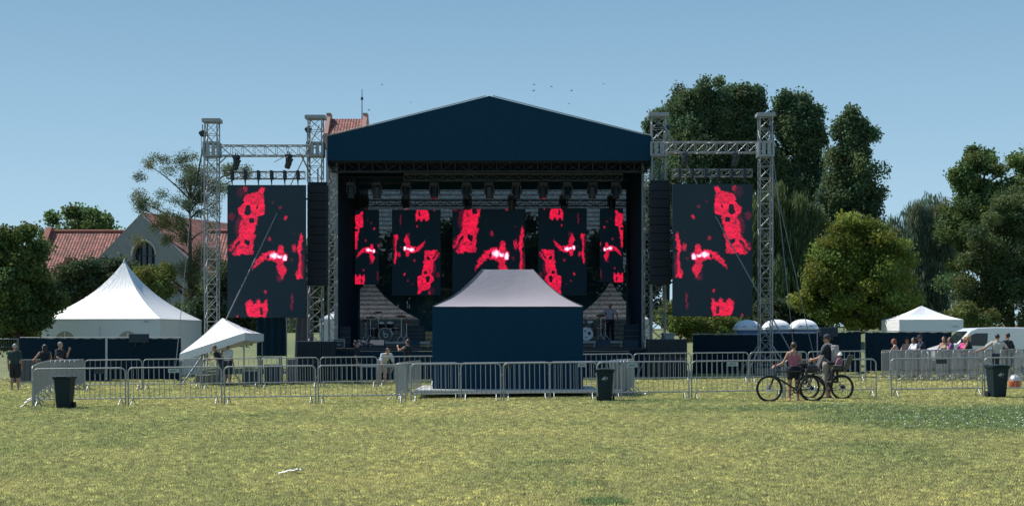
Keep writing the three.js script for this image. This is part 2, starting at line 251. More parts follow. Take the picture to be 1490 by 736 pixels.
pop(1240, [[1233, 172, 8, 16], [1252, 178, 8, 18], [1240, 190, 15, 20], [1228, 205, 16, 26], [1255, 215, 20, 30], [1240, 250, 36, 34], [1258, 280, 24, 30], [1215, 290, 20, 30], [1240, 330, 42, 36], [1240, 390, 40, 40, 0.8]], 35, 'slender free-standing poplar with ragged outline above the bright round tree', 106, 7200);
tree({ name: 'weeping_willow', label: 'weeping willow with hanging curtain branches behind the outer truss tower', d: 94, x: 1140, lobes: [[1140, 310, 38, 28], [1115, 350, 30, 50], [1165, 350, 28, 54], [1140, 400, 48, 60], [1120, 450, 40, 30], [1070, 440, 30, 40], [1030, 445, 26, 36]], col: C.willow, n: 8500, seed: 36, size: 0.75, kind: 'hang', clump: 0.22, trunkR: 0.4 });
tree({ name: 'maple_tree', label: 'round bright yellow-green tree in front of the poplars, left of the white pop-up tent', d: 76, x: 1248, lobes: [[1250, 350, 40, 32], [1215, 385, 38, 34], [1288, 380, 36, 36], [1245, 420, 66, 40], [1195, 435, 28, 26], [1305, 430, 26, 34], [1250, 458, 66, 20]], col: C.maple, n: 11000, seed: 37, size: 0.33, trunkR: 0.2, clump: 0.3 });
tree({ name: 'hazy_tree', label: 'willow paled grey-green by painted haze in the gap behind the white pop-up tent', d: 118, x: 1345, lobes: [[1345, 320, 38, 30], [1320, 355, 30, 40], [1360, 370, 36, 50], [1335, 430, 46, 50]], col: C.hazy, n: 5600, seed: 38, size: 0.8, kind: 'hang', trunkR: 0.4 });  // distance haze is mixed into this leaf colour
tree({ name: 'tall_tree', label: 'tall tree with drooping top twigs rising highest right of the pop-up tent', d: 100, x: 1435, lobes: [[1428, 228, 14, 22, 0.6], [1400, 262, 22, 24, 0.8], [1450, 255, 46, 32], [1490, 260, 40, 40], [1420, 300, 40, 36], [1410, 350, 34, 46], [1455, 330, 60, 60], [1425, 420, 46, 56]], col: C.tall, n: 10500, seed: 39, size: 0.44, trunkR: 0.35 });
tree({ name: 'broad_tree', label: 'broad dark green tree behind the white van', d: 84, x: 1470, lobes: [[1470, 300, 36, 40], [1440, 350, 36, 46], [1500, 350, 50, 60], [1430, 410, 34, 50], [1475, 430, 50, 50], [1530, 420, 50, 60]], col: [0.10, 0.145, 0.055], n: 10500, seed: 40, size: 0.35, trunkR: 0.3 });
tree({ name: 'low_hedge_shrub', label: 'low rounded shrub between the white pop-up tent and the van roof', category: 'shrub', d: 82, x: 1402, lobes: [[1400, 458, 26, 13], [1425, 462, 22, 12]], col: [0.16, 0.2, 0.06], n: 1500, seed: 41, size: 0.28, trunkR: 0.06 });
tree({ name: 'low_green_shrub', label: 'green shrub under the video screen beside the inner truss tower', category: 'shrub', d: 78, x: 985, lobes: [[985, 470, 22, 26], [1015, 475, 22, 18], [1050, 478, 26, 14]], col: C.bush, n: 2600, seed: 42, size: 0.3, trunkR: 0.06 });
tree({ name: 'roadside_shrub', label: 'dark shrub between the portable toilets and the bright round tree', category: 'shrub', d: 80, x: 1180, lobes: [[1175, 460, 30, 24], [1120, 462, 40, 20]], col: C.dark, n: 2600, seed: 43, size: 0.34, trunkR: 0.06 });

// ---------------------------------------------------------------- building with red tiled roofs
const tileTex = dataTex(256, 256, (u, v) => { const row = Math.floor(v * 16), cu = (u * 16) % 1, cv = (v * 16) % 1, id = PERM[(Math.floor(u * 16) + PERM[row]) & 255] / 255, n = fbm(u * 10, v * 10, 3, 10), k = 0.55 + 0.4 * id + 0.35 * (n - 0.5); return [0.50 * k + 0.12, 0.26 * k + 0.09 + 0.05 * n, 0.23 * k + 0.08 + 0.05 * n]; }, { srgb: true });
const tileBump = dataTex(256, 256, (u, v) => { const a = Math.abs(Math.sin(u * 16 * Math.PI)), b = 1 - ((v * 16) % 1); const k = 0.6 * a + 0.4 * b; return [k, k, k]; });
const tileMat = () => mat(1, 1, 1, { map: tileTex, bumpMap: tileBump, bumpScale: 0.1, roughness: 0.85 });
const plaster = mat(0.26, 0.26, 0.255, { roughness: 0.95, map: dataTex(128, 128, (u, v) => { const n = 0.8 + 0.35 * (fbm(u * 6, v * 6, 4, 6) - 0.3); return [n, n, n]; }) });
const brickRed = mat(0.27, 0.10, 0.075, { roughness: 0.9 });
const glassDark = mat(0.015, 0.022, 0.035, { roughness: 0.15 });
function roofSlope(a, b, c, d) { const g = quadg(a, b, c, d); const uv = g.attributes.uv, lu = a.distanceTo(b) / 4.2, lv = a.distanceTo(d) / 5; for (let i = 0; i < uv.count; i++) uv.setXY(i, uv.getX(i) * lu, uv.getY(i) * lv); return g; }
{
  const D = 118, base = gd(150, D), b = thing('red_roofed_hall', 'old plastered hall with red tiled roofs and an arched gable window', 'building', base);
  const X = (x) => Xat(x, D) - base.x, Yy = (y) => Yat(y, D) - base.y;
  const rx0 = X(46), rx1 = X(330), ey = Yy(400), ry = Yy(331);
  part('wall', [boxg(rx1 - rx0, ey, 9, (rx0 + rx1) / 2, ey / 2, -4.5)], plaster, b);
  part('roof', [roofSlope(V(rx0, ey, 0.3), V(rx1, ey, 0.3), V(rx1, ry, -4.5), V(rx0, ry, -4.5)), roofSlope(V(rx0, ey, -9.3), V(rx1, ey, -9.3), V(rx1, ry, -4.5), V(rx0, ry, -4.5))], tileMat(), b);
  part('parapet', [extrude([[-9.2, ey - 0.3], [0.2, ey - 0.3], [0.2, ey + 0.1], [-4.2, ry + 0.35], [-4.8, ry + 0.35], [-9.2, ey + 0.1]], 0.5).rotateY(-Math.PI / 2).translate(rx0 + 0.25, 0, 0)], brickRed, b);
  part('ridge', [cylg(V(rx0, ry + 0.02, -4.5), V(rx1, ry + 0.02, -4.5), 0.14, 0.14, 8)], brickRed, b);
  const ch = part('chimney', [boxg(0.5, 1.9, 0.5, X(103), Yy(392), 0.9), boxg(1.1, 0.22, 0.6, X(101), Yy(385), 0.9)], brickRed, b);
  // gable wing turned towards the left
  const wing = new THREE.Group(); wing.name = 'gable_wing'; wing.position.set(X(214), 0, 1.0); wing.rotation.y = -0.42; b.add(wing);
  const hw = 6.2, wy = Yy(399), wp = Yy(313), L = 14, hole = V(0.35, Yy(373), 0);
  const sh = new THREE.Shape([new THREE.Vector2(-hw, 0), new THREE.Vector2(hw, 0), new THREE.Vector2(hw, wy), new THREE.Vector2(0, wp), new THREE.Vector2(-hw, wy)]);
  const hp = new THREE.Path(); hp.absarc(hole.x, hole.y, 1.15, 0, Math.PI, false); hp.lineTo(hole.x - 1.15, hole.y - 1.5); hp.lineTo(hole.x + 1.15, hole.y - 1.5); sh.holes.push(hp);
  part('gable_wall', new THREE.ExtrudeGeometry(sh, { depth: 0.5, bevelEnabled: false, curveSegments: 16 }), plaster, wing);
  const win = part('arched_window', [new THREE.CircleGeometry(1.15, 20, 0, Math.PI).translate(hole.x, hole.y, 0.12), new THREE.PlaneGeometry(2.3, 1.5).translate(hole.x, hole.y - 0.75, 0.12)], glassDark, wing);
  const trim = new THREE.TorusGeometry(1.22, 0.11, 6, 24, Math.PI); trim.translate(hole.x, hole.y, 0.52); part('window_trim', trim, mat(0.42, 0.36, 0.28), wing);
  part('glazing_bars', [boxg(0.08, 2.6, 0.08, hole.x, hole.y - 0.2, 0.2), boxg(0.07, 2.4, 0.07, hole.x - 0.6, hole.y - 0.4, 0.2), boxg(0.07, 2.4, 0.07, hole.x + 0.6, hole.y - 0.4, 0.2), boxg(2.3, 0.08, 0.08, hole.x, hole.y, 0.2)], M.steelDark, wing);
  part('wing_roof', [roofSlope(V(hw + 0.3, wy - 0.25, 0.3), V(hw + 0.3, wy - 0.25, -L), V(0, wp + 0.12, -L), V(0, wp + 0.12, 0.3)), roofSlope(V(-hw - 0.3, wy - 0.25, 0.2), V(-hw - 0.3, wy - 0.25, -L), V(0, wp + 0.12, -L), V(0, wp + 0.12, 0.2))], tileMat(), wing);
  part('side_wall', [boxg(0.4, wy, L, hw - 0.25, wy / 2, -L / 2), boxg(0.4, wy, L, -hw + 0.25, wy / 2, -L / 2)], plaster, wing);
}
{
  const D = 128, base = gd(502, D), b = thing('gabled_tower', 'tower with red tiled saddle roof, gable ends and a thin antenna', 'building', base);
  const X = (x) => Xat(x, D) - base.x, Yy = (y) => Yat(y, D) - base.y;
  const x0 = X(474), x1 = X(528), ey = Yy(196), ry = Yy(167);
  part('wall', boxg(x1 - x0, ey, 4.6, (x0 + x1) / 2, ey / 2, -2.3), plaster, b);
  part('roof', [roofSlope(V(x0, ey, 0.2), V(x1, ey, 0.2), V(x1, ry, -2.3), V(x0, ry, -2.3)), roofSlope(V(x0, ey, -4.8), V(x1, ey, -4.8), V(x1, ry, -2.3), V(x0, ry, -2.3))], tileMat(), b);
  const gable = [[-4.9, ey - 1.2], [0.25, ey - 1.2], [0.25, ey + 0.1], [-1.7, ry + 0.2], [-1.7, ry + 0.45], [-2.9, ry + 0.45], [-2.9, ry + 0.2], [-4.9, ey + 0.1]];
  const gm = mat(0.40, 0.22, 0.18, { roughness: 0.9 });
  part('gable_end', extrude(gable, 0.4).rotateY(-Math.PI / 2).translate(x0 + 0.2, 0, 0), gm, b);
  part('gable_end', extrude(gable, 0.4).rotateY(-Math.PI / 2).translate(x1 + 0.2, 0, 0), gm, b);
  part('cornice', boxg(x1 - x0 - 0.5, 0.25, 0.35, (x0 + x1) / 2, ey - 0.12, 0.12), plaster, b);
  const an = part('antenna', [cylg(V(X(522.5), ry, -2.3), V(X(522.5), Yy(123), -2.3), 0.05, 0.03, 6)], M.steelDark, b);
  part('aerial_cluster', [cylg(V(X(522.5), Yy(139), -2.3), V(X(522.5), Yy(135), -2.3), 0.13, 0.1, 8)], M.steelDark, an);
}
// ---------------------------------------------------------------- trusses
// built along local +y; parts: chord x4, brace (each lattice bar), end_plate
function truss(name, label, category, group, pos, L, w, bay, o = {}) {
  const t = thing(name, label, category, pos, 0, group), h = w / 2, m = o.mat || M.alu, rc = (o.rc || 0.028) * 0.9, rb = (o.rb || 0.014) * 0.9, nb = Math.max(1, Math.round(L / bay)), b = L / nb, web = [];
  const add = (a, c) => { if (o.merged) web.push(cylg(a, c, rb, rb, 5, true)); else rod('brace', a, c, rb, m, t, 5); };
  for (const [sx, sz] of [[-1, -1], [1, -1], [1, 1], [-1, 1]]) rod('chord', V(sx * h, 0, sz * h), V(sx * h, L, sz * h), rc, m, t, 8);
  const wd = o.depth || w;
  for (let k = 0; k <= nb; k++) { const y = k * b; if (k % (o.every || 1) === 0) { add(V(-h, y, h), V(h, y, h)); add(V(-h, y, -h), V(h, y, -h)); add(V(-h, y, -h), V(-h, y, h)); add(V(h, y, -h), V(h, y, h)); } }
  for (let k = 0; k < nb; k++) {
    const y0 = k * b, y1 = y0 + b, f = k % 2;
    add(V(-h, f ? y0 : y1, h), V(h, f ? y1 : y0, h));
    if (o.cross !== false) add(V(-h, f ? y1 : y0, h), V(h, f ? y0 : y1, h));
    add(V(-h, f ? y1 : y0, -h), V(h, f ? y0 : y1, -h));
    add(V(h, f ? y0 : y1, -h), V(h, f ? y1 : y0, h)); add(V(-h, f ? y1 : y0, -h), V(-h, f ? y0 : y1, h));
  }
  if (web.length) part('lattice', web, m, t);
  return t;
}
function hTruss(name, label, category, group, a, L, w, bay, o) { const t = truss(name, label, category, group, a, L, w, bay, o); t.rotation.z = -Math.PI / 2; return t; } // lies along +x from a

const D = 62; // stage front
const ST = { x0: Xat(476, D), x1: Xat(948, D), y0: Yat(234, D), yE: Yat(199, D), yP: Yat(141, D), zF: -D, zB: -74 };
ST.xc = (ST.x0 + ST.x1) / 2; const stageG = groundY(ST.xc, -D);

// ---------------------------------------------------------------- stage roof
{
  const t = thing('stage_roof', 'black gabled stage roof with cloth front and closed sides', 'stage roof', V(ST.xc, 0, ST.zF));
  const hw = ST.x1 - ST.xc, dp = ST.zF - ST.zB;
  const shape = [[-hw, ST.y0], [hw, ST.y0], [hw, ST.yE], [0.16, ST.yP], [-0.16, ST.yP], [-hw, ST.yE]];
  part('gable_cloth', extrude(shape, 0.05), M.stageCloth, t);
  part('rear_gable_cloth', extrude(shape, 0.05).translate(0, 0, -dp), M.stageCloth, t);
  const roofM = mat(0.05, 0.06, 0.07, { roughness: 0.35 });
  for (const s of [-1, 1]) {
    const g = quadg(V(s * hw, ST.yE + 0.03, -0.02), V(s * hw, ST.yE + 0.03, -dp), V(0, ST.yP + 0.05, -dp), V(0, ST.yP + 0.05, -0.02));
    part('roof_membrane', g, roofM, t);
    part('side_cloth', boxg(0.05, ST.yE - ST.y0 + 0.2, dp - 0.1, s * (hw - 0.03), (ST.yE + ST.y0) / 2 - 0.1, -dp / 2), M.stageCloth, t);
    part('edge_piping', [cylg(V(s * (hw + 0.01), ST.yE + 0.05, 0.04), V(s * 0.16, ST.yP + 0.05, 0.04), 0.025, 0.025, 8)], mat(0.3, 0.31, 0.32, { roughness: 0.4 }), t);
  }
  part('ceiling_cloth', boxg(hw * 2 - 0.2, 0.04, dp - 0.3, 0, ST.y0 + 0.55, -dp / 2), M.blackCloth, t);
}
// side drapes
for (const s of [-1, 1]) {
  const x = s < 0 ? Xat(497, 66) : Xat(931, 66);
  const o = part('side_drape', quadg(V(x, 1.3, -64.2), V(x, 1.3, -73.6), V(x, ST.y0 + 0.3, -73.6), V(x, ST.y0 + 0.3, -64.2), 40, 2, (p, u) => { p.x += 0.06 * Math.sin(u * 60); }), M.blackCloth, scene);
  tag(o, s < 0 ? 'black side drape closing the stage next to the left-hand drum riser' : 'black side drape closing the stage next to the white bass drum', 'drape');
}
// mesh backdrop: an open weave with denser horizontal bands, light comes through it
{
  const al = dataTex(64, 512, (u, v, i, j) => { const band = 0.5 + 0.5 * Math.sin(v * 512 * 2 * Math.PI / 13) ; const n = vn(u * 64 * 0.6, v * 512 * 0.35), k = 0.935 + 0.045 * band - 0.09 * n * (1 - 0.5 * band); return [k, k, k]; });
  const m = mat(0.018, 0.07, 0.105, { specularIntensity: 0.2, roughness: 0.95, alphaMap: al, transparent: true });
  const x0 = Xat(490, 73), x1 = Xat(936, 73);
  const o = part('mesh_backdrop', quadg(V(x0, 1.2, -73), V(x1, 1.2, -73), V(x1, ST.y0 + 0.55, -73), V(x0, ST.y0 + 0.55, -73)), m, scene); al.repeat.set(6, 1);
  tag(o, 'dark see-through mesh backdrop hung across the back of the stage', 'backdrop');
}
// deck
{
  const t = thing('stage_deck', 'raised black stage platform with a cloth skirt', 'stage', V(ST.xc, stageG, ST.zF));
  const hw = (ST.x1 - ST.x0) / 2 + 0.1, dh = 1.35 - stageG, dp = 12;
  part('deck_floor', boxg(hw * 2, 0.12, dp, 0, dh - 0.06, -dp / 2), mat(0.02, 0.026, 0.034, { roughness: 0.7 }), t);
  part('front_skirt', quadg(V(-hw, 0, 0.02), V(hw, 0, 0.02), V(hw, dh - 0.13, 0.02), V(-hw, dh - 0.13, 0.02), 160, 1, (p, u) => { p.z += 0.03 * Math.sin(u * 240) + 0.02 * Math.sin(u * 91); }), M.blackCloth, t);
  part('side_skirt', boxg(0.03, dh - 0.14, dp, -hw + 0.03, dh / 2 - 0.07, -dp / 2), M.blackCloth, t);
  part('side_skirt', boxg(0.03, dh - 0.14, dp, hw - 0.03, dh / 2 - 0.07, -dp / 2), M.blackCloth, t);
  part('edge_trim', boxg(hw * 2, 0.06, 0.03, 0, dh - 0.03, 0.022), M.steelDark, t);
}
// roof towers
const rt = [[484, 63.2, 'aluminium roof tower beside the line array over the black flight case'], [941, 63.2, 'aluminium roof tower at the stage edge beside the pale drum kit']];
for (const [x, d, label] of rt) truss('roof_tower', label, 'truss tower', null, gd(x, d), ST.y0 + 0.35 - gd(x, d).y, 0.36, 0.5, { rc: 0.03 });
for (const [x, d, label] of [[492, 73.5, 'rear roof tower behind the dark drum kit'], [933, 73.5, 'rear roof tower behind the pale drum kit']]) truss('roof_tower', label, 'truss tower', null, gd(x, d), ST.y0 + 0.3, 0.36, 0.6, { merged: true });
// trusses inside the roof
hTruss('front_truss', 'dark lattice truss spanning the stage just under the gable cloth', 'truss', null, V(ST.x0 + 0.1, Yat(242, 62.4), -62.6), ST.x1 - ST.x0 - 0.2, 0.44, 0.62, { mat: M.steelDark, rc: 0.03, rb: 0.016, cross: false });
hTruss('light_truss', 'grey lighting truss under the roof carrying the upper row of lamps', 'truss', null, V(Xat(588, 64.5), Yat(258, 64.5), -64.5), Xat(906, 64.5) - Xat(588, 64.5), 0.3, 0.5, { mat: mat(0.10, 0.115, 0.13, { metalness: 0.5, roughness: 0.45 }), rc: 0.022, rb: 0.011, merged: true });
hTruss('light_truss', 'dark lighting truss carrying lamps above the narrow left video panel', 'truss', null, V(Xat(492, 64.5), Yat(260, 64.5), -65.2), Xat(600, 64.5) - Xat(492, 64.5), 0.3, 0.5, { mat: M.steelDark, rc: 0.022, rb: 0.011, merged: true });
hTruss('light_truss', 'dark lower truss from which the stage video panels hang', 'truss', null, V(Xat(500, 70), Yat(294, 70), -70.6), Xat(926, 70) - Xat(500, 70), 0.28, 0.5, { mat: M.steelDark, rc: 0.025, rb: 0.012, merged: true });

// ---------------------------------------------------------------- moving-head lamps
const lampM = mat(0.012, 0.018, 0.026, { roughness: 0.5 }), lensM = mat(0.05, 0.08, 0.11, { roughness: 0.08 });
function movingHead(pos, tilt, pan, label, group, sc = 1) {
  const t = thing('moving_head_lamp', label, 'stage light', pos, pan, group); t.scale.setScalar(sc);
  part('base', rbox(0.38, 0.16, 0.28, 0, -0.10, 0, 0.03), lampM, t);
  part('clamp', [cylg(V(-0.1, -0.02, 0), V(-0.1, 0.12, 0), 0.025), cylg(V(0.1, -0.02, 0), V(0.1, 0.12, 0), 0.025)], lampM, t);
  part('yoke', [rbox(0.06, 0.36, 0.14, -0.2, -0.36, 0, 0.02), rbox(0.06, 0.36, 0.14, 0.2, -0.36, 0, 0.02), rbox(0.44, 0.06, 0.16, 0, -0.2, 0, 0.02)], lampM, t);
  const h = new THREE.LatheGeometry([[0, -0.3], [0.12, -0.29], [0.15, -0.2], [0.15, 0.16], [0.17, 0.2], [0.17, 0.26], [0.15, 0.27], [0, 0.27]].map((p) => new THREE.Vector2(...p)), 14); h.rotateX(tilt); h.translate(0, -0.46, 0);
  part('head', h, lampM, t);
  const l = new THREE.CircleGeometry(0.14, 14).rotateX(-Math.PI / 2).translate(0, 0.275, 0); l.rotateX(tilt); l.translate(0, -0.46, 0); part('lens', l, lensM, t);
  return t;
}
{
  const r = rngOf(91), first = [];
  for (const x of [511, 548, 590, 632, 679, 712, 752, 790, 826, 862, 897]) movingHead(V(Xat(x, 64.3), Yat(264, 64.3), -64.35), 2.6 + r() * 0.7, (r() - 0.5) * 0.8, 'black moving-head lamp hanging in the upper lamp row under the stage roof', 'upper row of stage lamps', 1.05);
  for (const x of [530, 590, 680, 745, 820, 890]) movingHead(V(Xat(x, 68.5), Yat(284, 68.5), -68.5), 2.3 + r(), (r() - 0.5), 'black lamp hanging lower down, deep inside the stage above the video panels', 'lower row of stage lamps', 0.95);
}
// ---------------------------------------------------------------- video art, drawn once; each panel shows a crop of it
const ART = (() => {
  const w = 400, h = 660, ax = (x) => x, inP = (P, x, y) => { let c = false; for (let i = 0, j = P.length - 1; i < P.length; j = i++) { const [xi, yi] = P[i], [xj, yj] = P[j]; if ((yi > y) !== (yj > y) && x < (xj - xi) * (y - yi) / (yj - yi) + xi) c = !c; } return c; };
  const A = [[112, 96], [130, 92], [150, 86], [182, 76], [195, 52], [213, 54], [208, 90], [214, 130], [213, 190], [176, 200], [178, 236], [165, 262], [167, 300], [156, 345], [156, 386], [100, 385], [60, 396], [52, 382], [92, 325], [84, 318], [42, 372], [38, 356], [84, 295], [90, 230], [106, 202], [80, 182], [84, 155], [110, 132]];
  const B = [[150, 464], [163, 425], [184, 398], [203, 380], [226, 376], [240, 364], [272, 368], [283, 350], [280, 338], [310, 342], [306, 372], [325, 385], [327, 414], [302, 427], [322, 456], [316, 488], [296, 512], [286, 482], [270, 452], [276, 432], [246, 416], [216, 414], [198, 424], [176, 446]];
  const Cc = [[392, 278], [403, 300], [398, 340], [393, 372], [395, 430], [392, 470], [402, 500], [368, 506], [361, 482], [376, 450], [381, 400], [374, 350], [382, 310]];
  const Dd = [[118, 618], [150, 603], [160, 626], [186, 598], [195, 625], [226, 603], [229, 640], [223, 692], [134, 692], [120, 655]];
  const holes = [[[122, 145], [139, 140], [147, 178], [130, 196], [112, 186]], [[134, 208], [159, 205], [161, 229], [140, 231]], [[178, 142], [181, 150], [173, 170], [170, 152]], [[112, 308], [142, 318], [136, 342], [114, 332]], [[188, 640], [203, 645], [206, 682], [190, 680]], [[230, 385], [238, 392], [228, 412], [222, 400]]];
  const blobs = [[118, 66, 11, 15, 0.75], [95, 250, 30, 60, 0.4], [60, 350, 26, 26, 0.45], [318, 203, 9, 13, 0.9], [290, 155, 10, 9, 0.4], [236, 309, 11, 12, 0.7], [360, 355, 12, 21, 0.85], [218, 567, 7, 10, 0.8], [78, 688, 7, 8, 0.8], [347, 612, 6, 48, 0.45], [50, 198, 20, 22, 0.35], [98, 80, 26, 30, 0.25], [345, 410, 7, 8, 0.4], [398, 440, 12, 60, 0.4], [290, 500, 22, 22, 0.35], [255, 128, 6, 8, 0.3], [360, 280, 5, 6, 0.5], [172, 660, 50, 34, 0.3], [110, 285, 34, 30, 0.3]];
  const white = [[258, 390, 26, 18], [312, 402, 14, 19], [285, 396, 16, 12]];
  const d = new Uint8Array(w * h * 4);
  for (let j = 0; j < h; j++) for (let i = 0; i < w; i++) {
    let x = 30 + 385 * (i + 0.5) / w, y = 45 + 647 * (1 - (j + 0.5) / h);
    const jx = (fbm(x * 0.10, y * 0.10, 5) - 0.5) * 17, jy = (fbm(x * 0.10 + 50, y * 0.10 + 9, 5) - 0.5) * 17, X = x + jx, Y = y + jy;
    let I = 0;
    if (inP(A, X, Y) || inP(B, X, Y) || inP(Cc, X, Y) || inP(Dd, X, Y)) I = 1;
    if (I && holes.some((P) => inP(P, x + jx * 0.4, y + jy * 0.4))) I = 0.06;
    const n = fbm(x * 0.045 + 20, y * 0.06 + 5, 4), n2 = fbm(x * 0.16, y * 0.16, 3);
    if (I === 1) { const e = 5, edge = [[e, 0], [-e, 0], [0, e], [0, -e]].filter(([p, q]) => [A, B, Cc, Dd].some((Q) => inP(Q, X + p, Y + q))).length / 4; I = (0.66 + 0.5 * n - 1.5 * Math.max(0, n2 - 0.56)) * (0.45 + 0.55 * edge); }
    for (const [bx, by, rx, ry, a] of blobs) { const q = ((X - bx) / rx) ** 2 + ((Y - by) / ry) ** 2; if (q < 1) I = Math.max(I, a * (1 - q * 0.5) * (0.35 + 1.1 * n2)); }
    let wt = 0; for (const [bx, by, rx, ry] of white) { const q = ((X - bx) / rx) ** 2 + ((Y - by) / ry) ** 2; wt = Math.max(wt, Math.max(0, 1 - q) * (0.5 + n2)); }
    const line = (j % 8 === 0) ? 0.82 : 1; I *= line; const o = (j * w + i) * 4;
    d[o] = Math.min(255, 1 + 236 * I + 120 * wt); d[o + 1] = Math.min(255, 9 + 12 * I + 215 * Math.min(1, wt * 1.3)); d[o + 2] = Math.min(255, 17 + 48 * I + 210 * Math.min(1, wt * 1.3)); d[o + 3] = 255;
  }
  const t = new THREE.DataTexture(d, w, h); t.magFilter = THREE.LinearFilter; t.minFilter = THREE.LinearMipmapLinearFilter; t.generateMipmaps = true; t.colorSpace = THREE.SRGBColorSpace; t.needsUpdate = true; return t;
})();
const screenFace = new THREE.MeshStandardMaterial({ color: lin(0.009, 0.020, 0.030), roughness: 0.8, emissive: lin(1, 1, 1), emissiveMap: ART, emissiveIntensity: 0.92 });
// crop in art zoom units: u0..u1 of 0..1 with v up
function videoPanel(name, label, category, c, w, h, u0, v0, u1, v1, o = {}) {
  const t = thing(name, label, category, c);
  part('cabinet', rbox(w, h, 0.12, 0, 0, -0.07, 0.01), ledBody, t);
  const g = new THREE.PlaneGeometry(w - 0.02, h - 0.02); const uv = g.attributes.uv; for (let i = 0; i < uv.count; i++) uv.setXY(i, u0 + (u1 - u0) * uv.getX(i), v0 + (v1 - v0) * uv.getY(i)); g.translate(0, 0, -0.004);
  part('display', g, screenFace, t);
  return t;
}
const DS = 60;
for (const s of [-1, 1]) {
  const [xa, xb, ya, yb] = s < 0 ? [330, 444.5, 269, 462] : [979, 1095.5, 267.5, 460], a = px(xa, ya, DS), b = px(xb, yb, DS), w = b.x - a.x, h = a.y - b.y;
  const t = videoPanel('video_screen', s < 0 ? 'large upright video wall with red pattern beside the leaning white tent' : 'large upright video wall with red pattern above the portable toilets', 'video screen', V((a.x + b.x) / 2, (a.y + b.y) / 2, -DS), w, h, s < 0 ? 0 : 1, 0, s < 0 ? 1 : 0, 1);
  part('rear_frame', [boxg(0.06, h, 0.3, -w * 0.3, 0, -0.3), boxg(0.06, h, 0.3, w * 0.3, 0, -0.3), boxg(w, 0.06, 0.3, 0, h * 0.4, -0.3), boxg(w, 0.06, 0.3, 0, -h * 0.4, -0.3)], M.steelDark, t);
}
const nu = (x) => (x - 30) / 385, nv = (y) => 1 - (y - 45) / 647, dP = 70.4;
const stagePanels = [
  [516, 551, 305, 414, nu(137), nv(692), nu(358), nv(40), 'narrow stage video panel with red pattern above the dark drum kit'],
  [570, 641, 305, 430, 1, 1, 0, 0, 'medium stage video panel with upturned red pattern, nearer the dark drum kit'],
  [658, 764.5, 304, 430, nu(36), nv(560), nu(408), nv(210), 'wide central stage video panel with red pattern behind the grey tent roof'],
  [783, 854, 303, 430, 0, 1, 1, 0, 'medium stage video panel with upturned red pattern, nearer the pale drum kit'],
  [873, 907, 303, 411, nu(358), nv(692), nu(137), nv(40), 'narrow stage video panel with red pattern above the pale drum kit'],
];
for (const [xa, xb, ya, yb, u0, v0, u1, v1, label] of stagePanels) { const a = px(xa, ya, dP), b = px(xb, yb, dP); videoPanel('stage_video_panel', label, 'video screen', V((a.x + b.x) / 2, (a.y + b.y) / 2, -dP), b.x - a.x, a.y - b.y, u0, v0, u1, v1); }

// ---------------------------------------------------------------- side structures: towers, beams, hoists, line arrays
function hoist(pos, drop, label, group) { const t = thing('chain_hoist', label, 'hoist', pos, 0, group); part('motor', [rbox(0.24, 0.3, 0.22, 0, -0.38, 0, 0.1, 3), rbox(0.32, 0.16, 0.18, 0, -0.36, 0, 0.06)], M.blackBox, t); part('hook', cylg(V(0, -0.24, 0), V(0, 0, 0), 0.025, 0.025, 6), M.alu, t); part('chain', [cylg(V(0.05, -0.5, 0), V(0.05, -0.5 - drop, 0), 0.014, 0.014, 5), cylg(V(-0.05, -0.5, 0), V(-0.05, -0.5 - drop * 0.9, 0), 0.014, 0.014, 5)], M.cable, t); return t; }
const towers = [
  [308, 178, 60, 0.52, 'freestanding truss tower left of the video wall, beside the leaning white tent', 'outer'], [1114, 170, 60, 0.52, 'freestanding truss tower right of the video wall, in front of the willow', 'outer'],
  [459, 173, 62.2, 0.6, 'truss tower carrying the line array by the tower with the red saddle roof', 'inner'], [958, 170, 62.2, 0.6, 'truss tower carrying the line array in front of the leftmost poplar', 'inner']];
for (const [x, yt, d, w, label, kind] of towers) {
  const g = gd(x, d), top = Yat(yt, d) - g.y, t = truss('truss_tower', label, 'truss tower', null, g, top, w, 0.52, { rc: 0.03, rb: 0.016 });
  part('head_beam', rbox(w * 1.5, 0.16, w + 0.1, 0, top + 0.06, 0, 0.02), M.alu, t);
  const sy = Yat(218, d) - g.y; const sl = new THREE.Group(); sl.name = 'sleeve_block'; t.add(sl);
  for (const k of [-1, 1]) { part('sleeve_plate', boxg(w + 0.16, 0.07, w + 0.16, 0, sy + k * 0.28, 0), M.alu, sl); part('sleeve_post', boxg(0.09, 0.5, w + 0.14, k * (w / 2 + 0.04), sy, 0), M.alu, sl); part('sleeve_post', boxg(0.16, 0.5, 0.04, k * 0.12, sy, w / 2 + 0.06), M.alu, sl); }
  part('base_plate', rbox(w + 0.3, 0.08, w + 0.3, 0, 0.06, 0, 0.02), M.alu, t);
  for (const [sx, sz] of [[-1, 1], [1, 1], [-1, -1], [1, -1]]) { rod('outrigger', V(sx * w / 2, 1.35, sz * w / 2), V(sx * (w / 2 + 0.75), 0.06, sz * (w / 2 + 0.75)), 0.035, M.alu, t, 8); part('outrigger_foot', boxg(0.3, 0.05, 0.3, sx * (w / 2 + 0.75), 0.03, sz * (w / 2 + 0.75)), M.alu, t); }
  part('ballast_block', rbox(1.0, 0.3, 0.5, 0, 0.25, w / 2 + 0.35, 0.03), mat(0.16, 0.16, 0.155, { roughness: 0.9 }), t);
}
hoist(px(294, 181, 60), 6.5, 'black chain hoist at the top of the tower beside the leaning white tent');
hoist(px(448, 176, 62), 2.4, 'black chain hoist at the tower top next to the red saddle roof');
hoist(px(1124, 174, 60), 6.0, 'black chain hoist at the tower top in front of the double-topped poplar');
hoist(px(970, 174, 62), 2.2, 'black chain hoist at the top of the tower beside the stage roof and poplars');
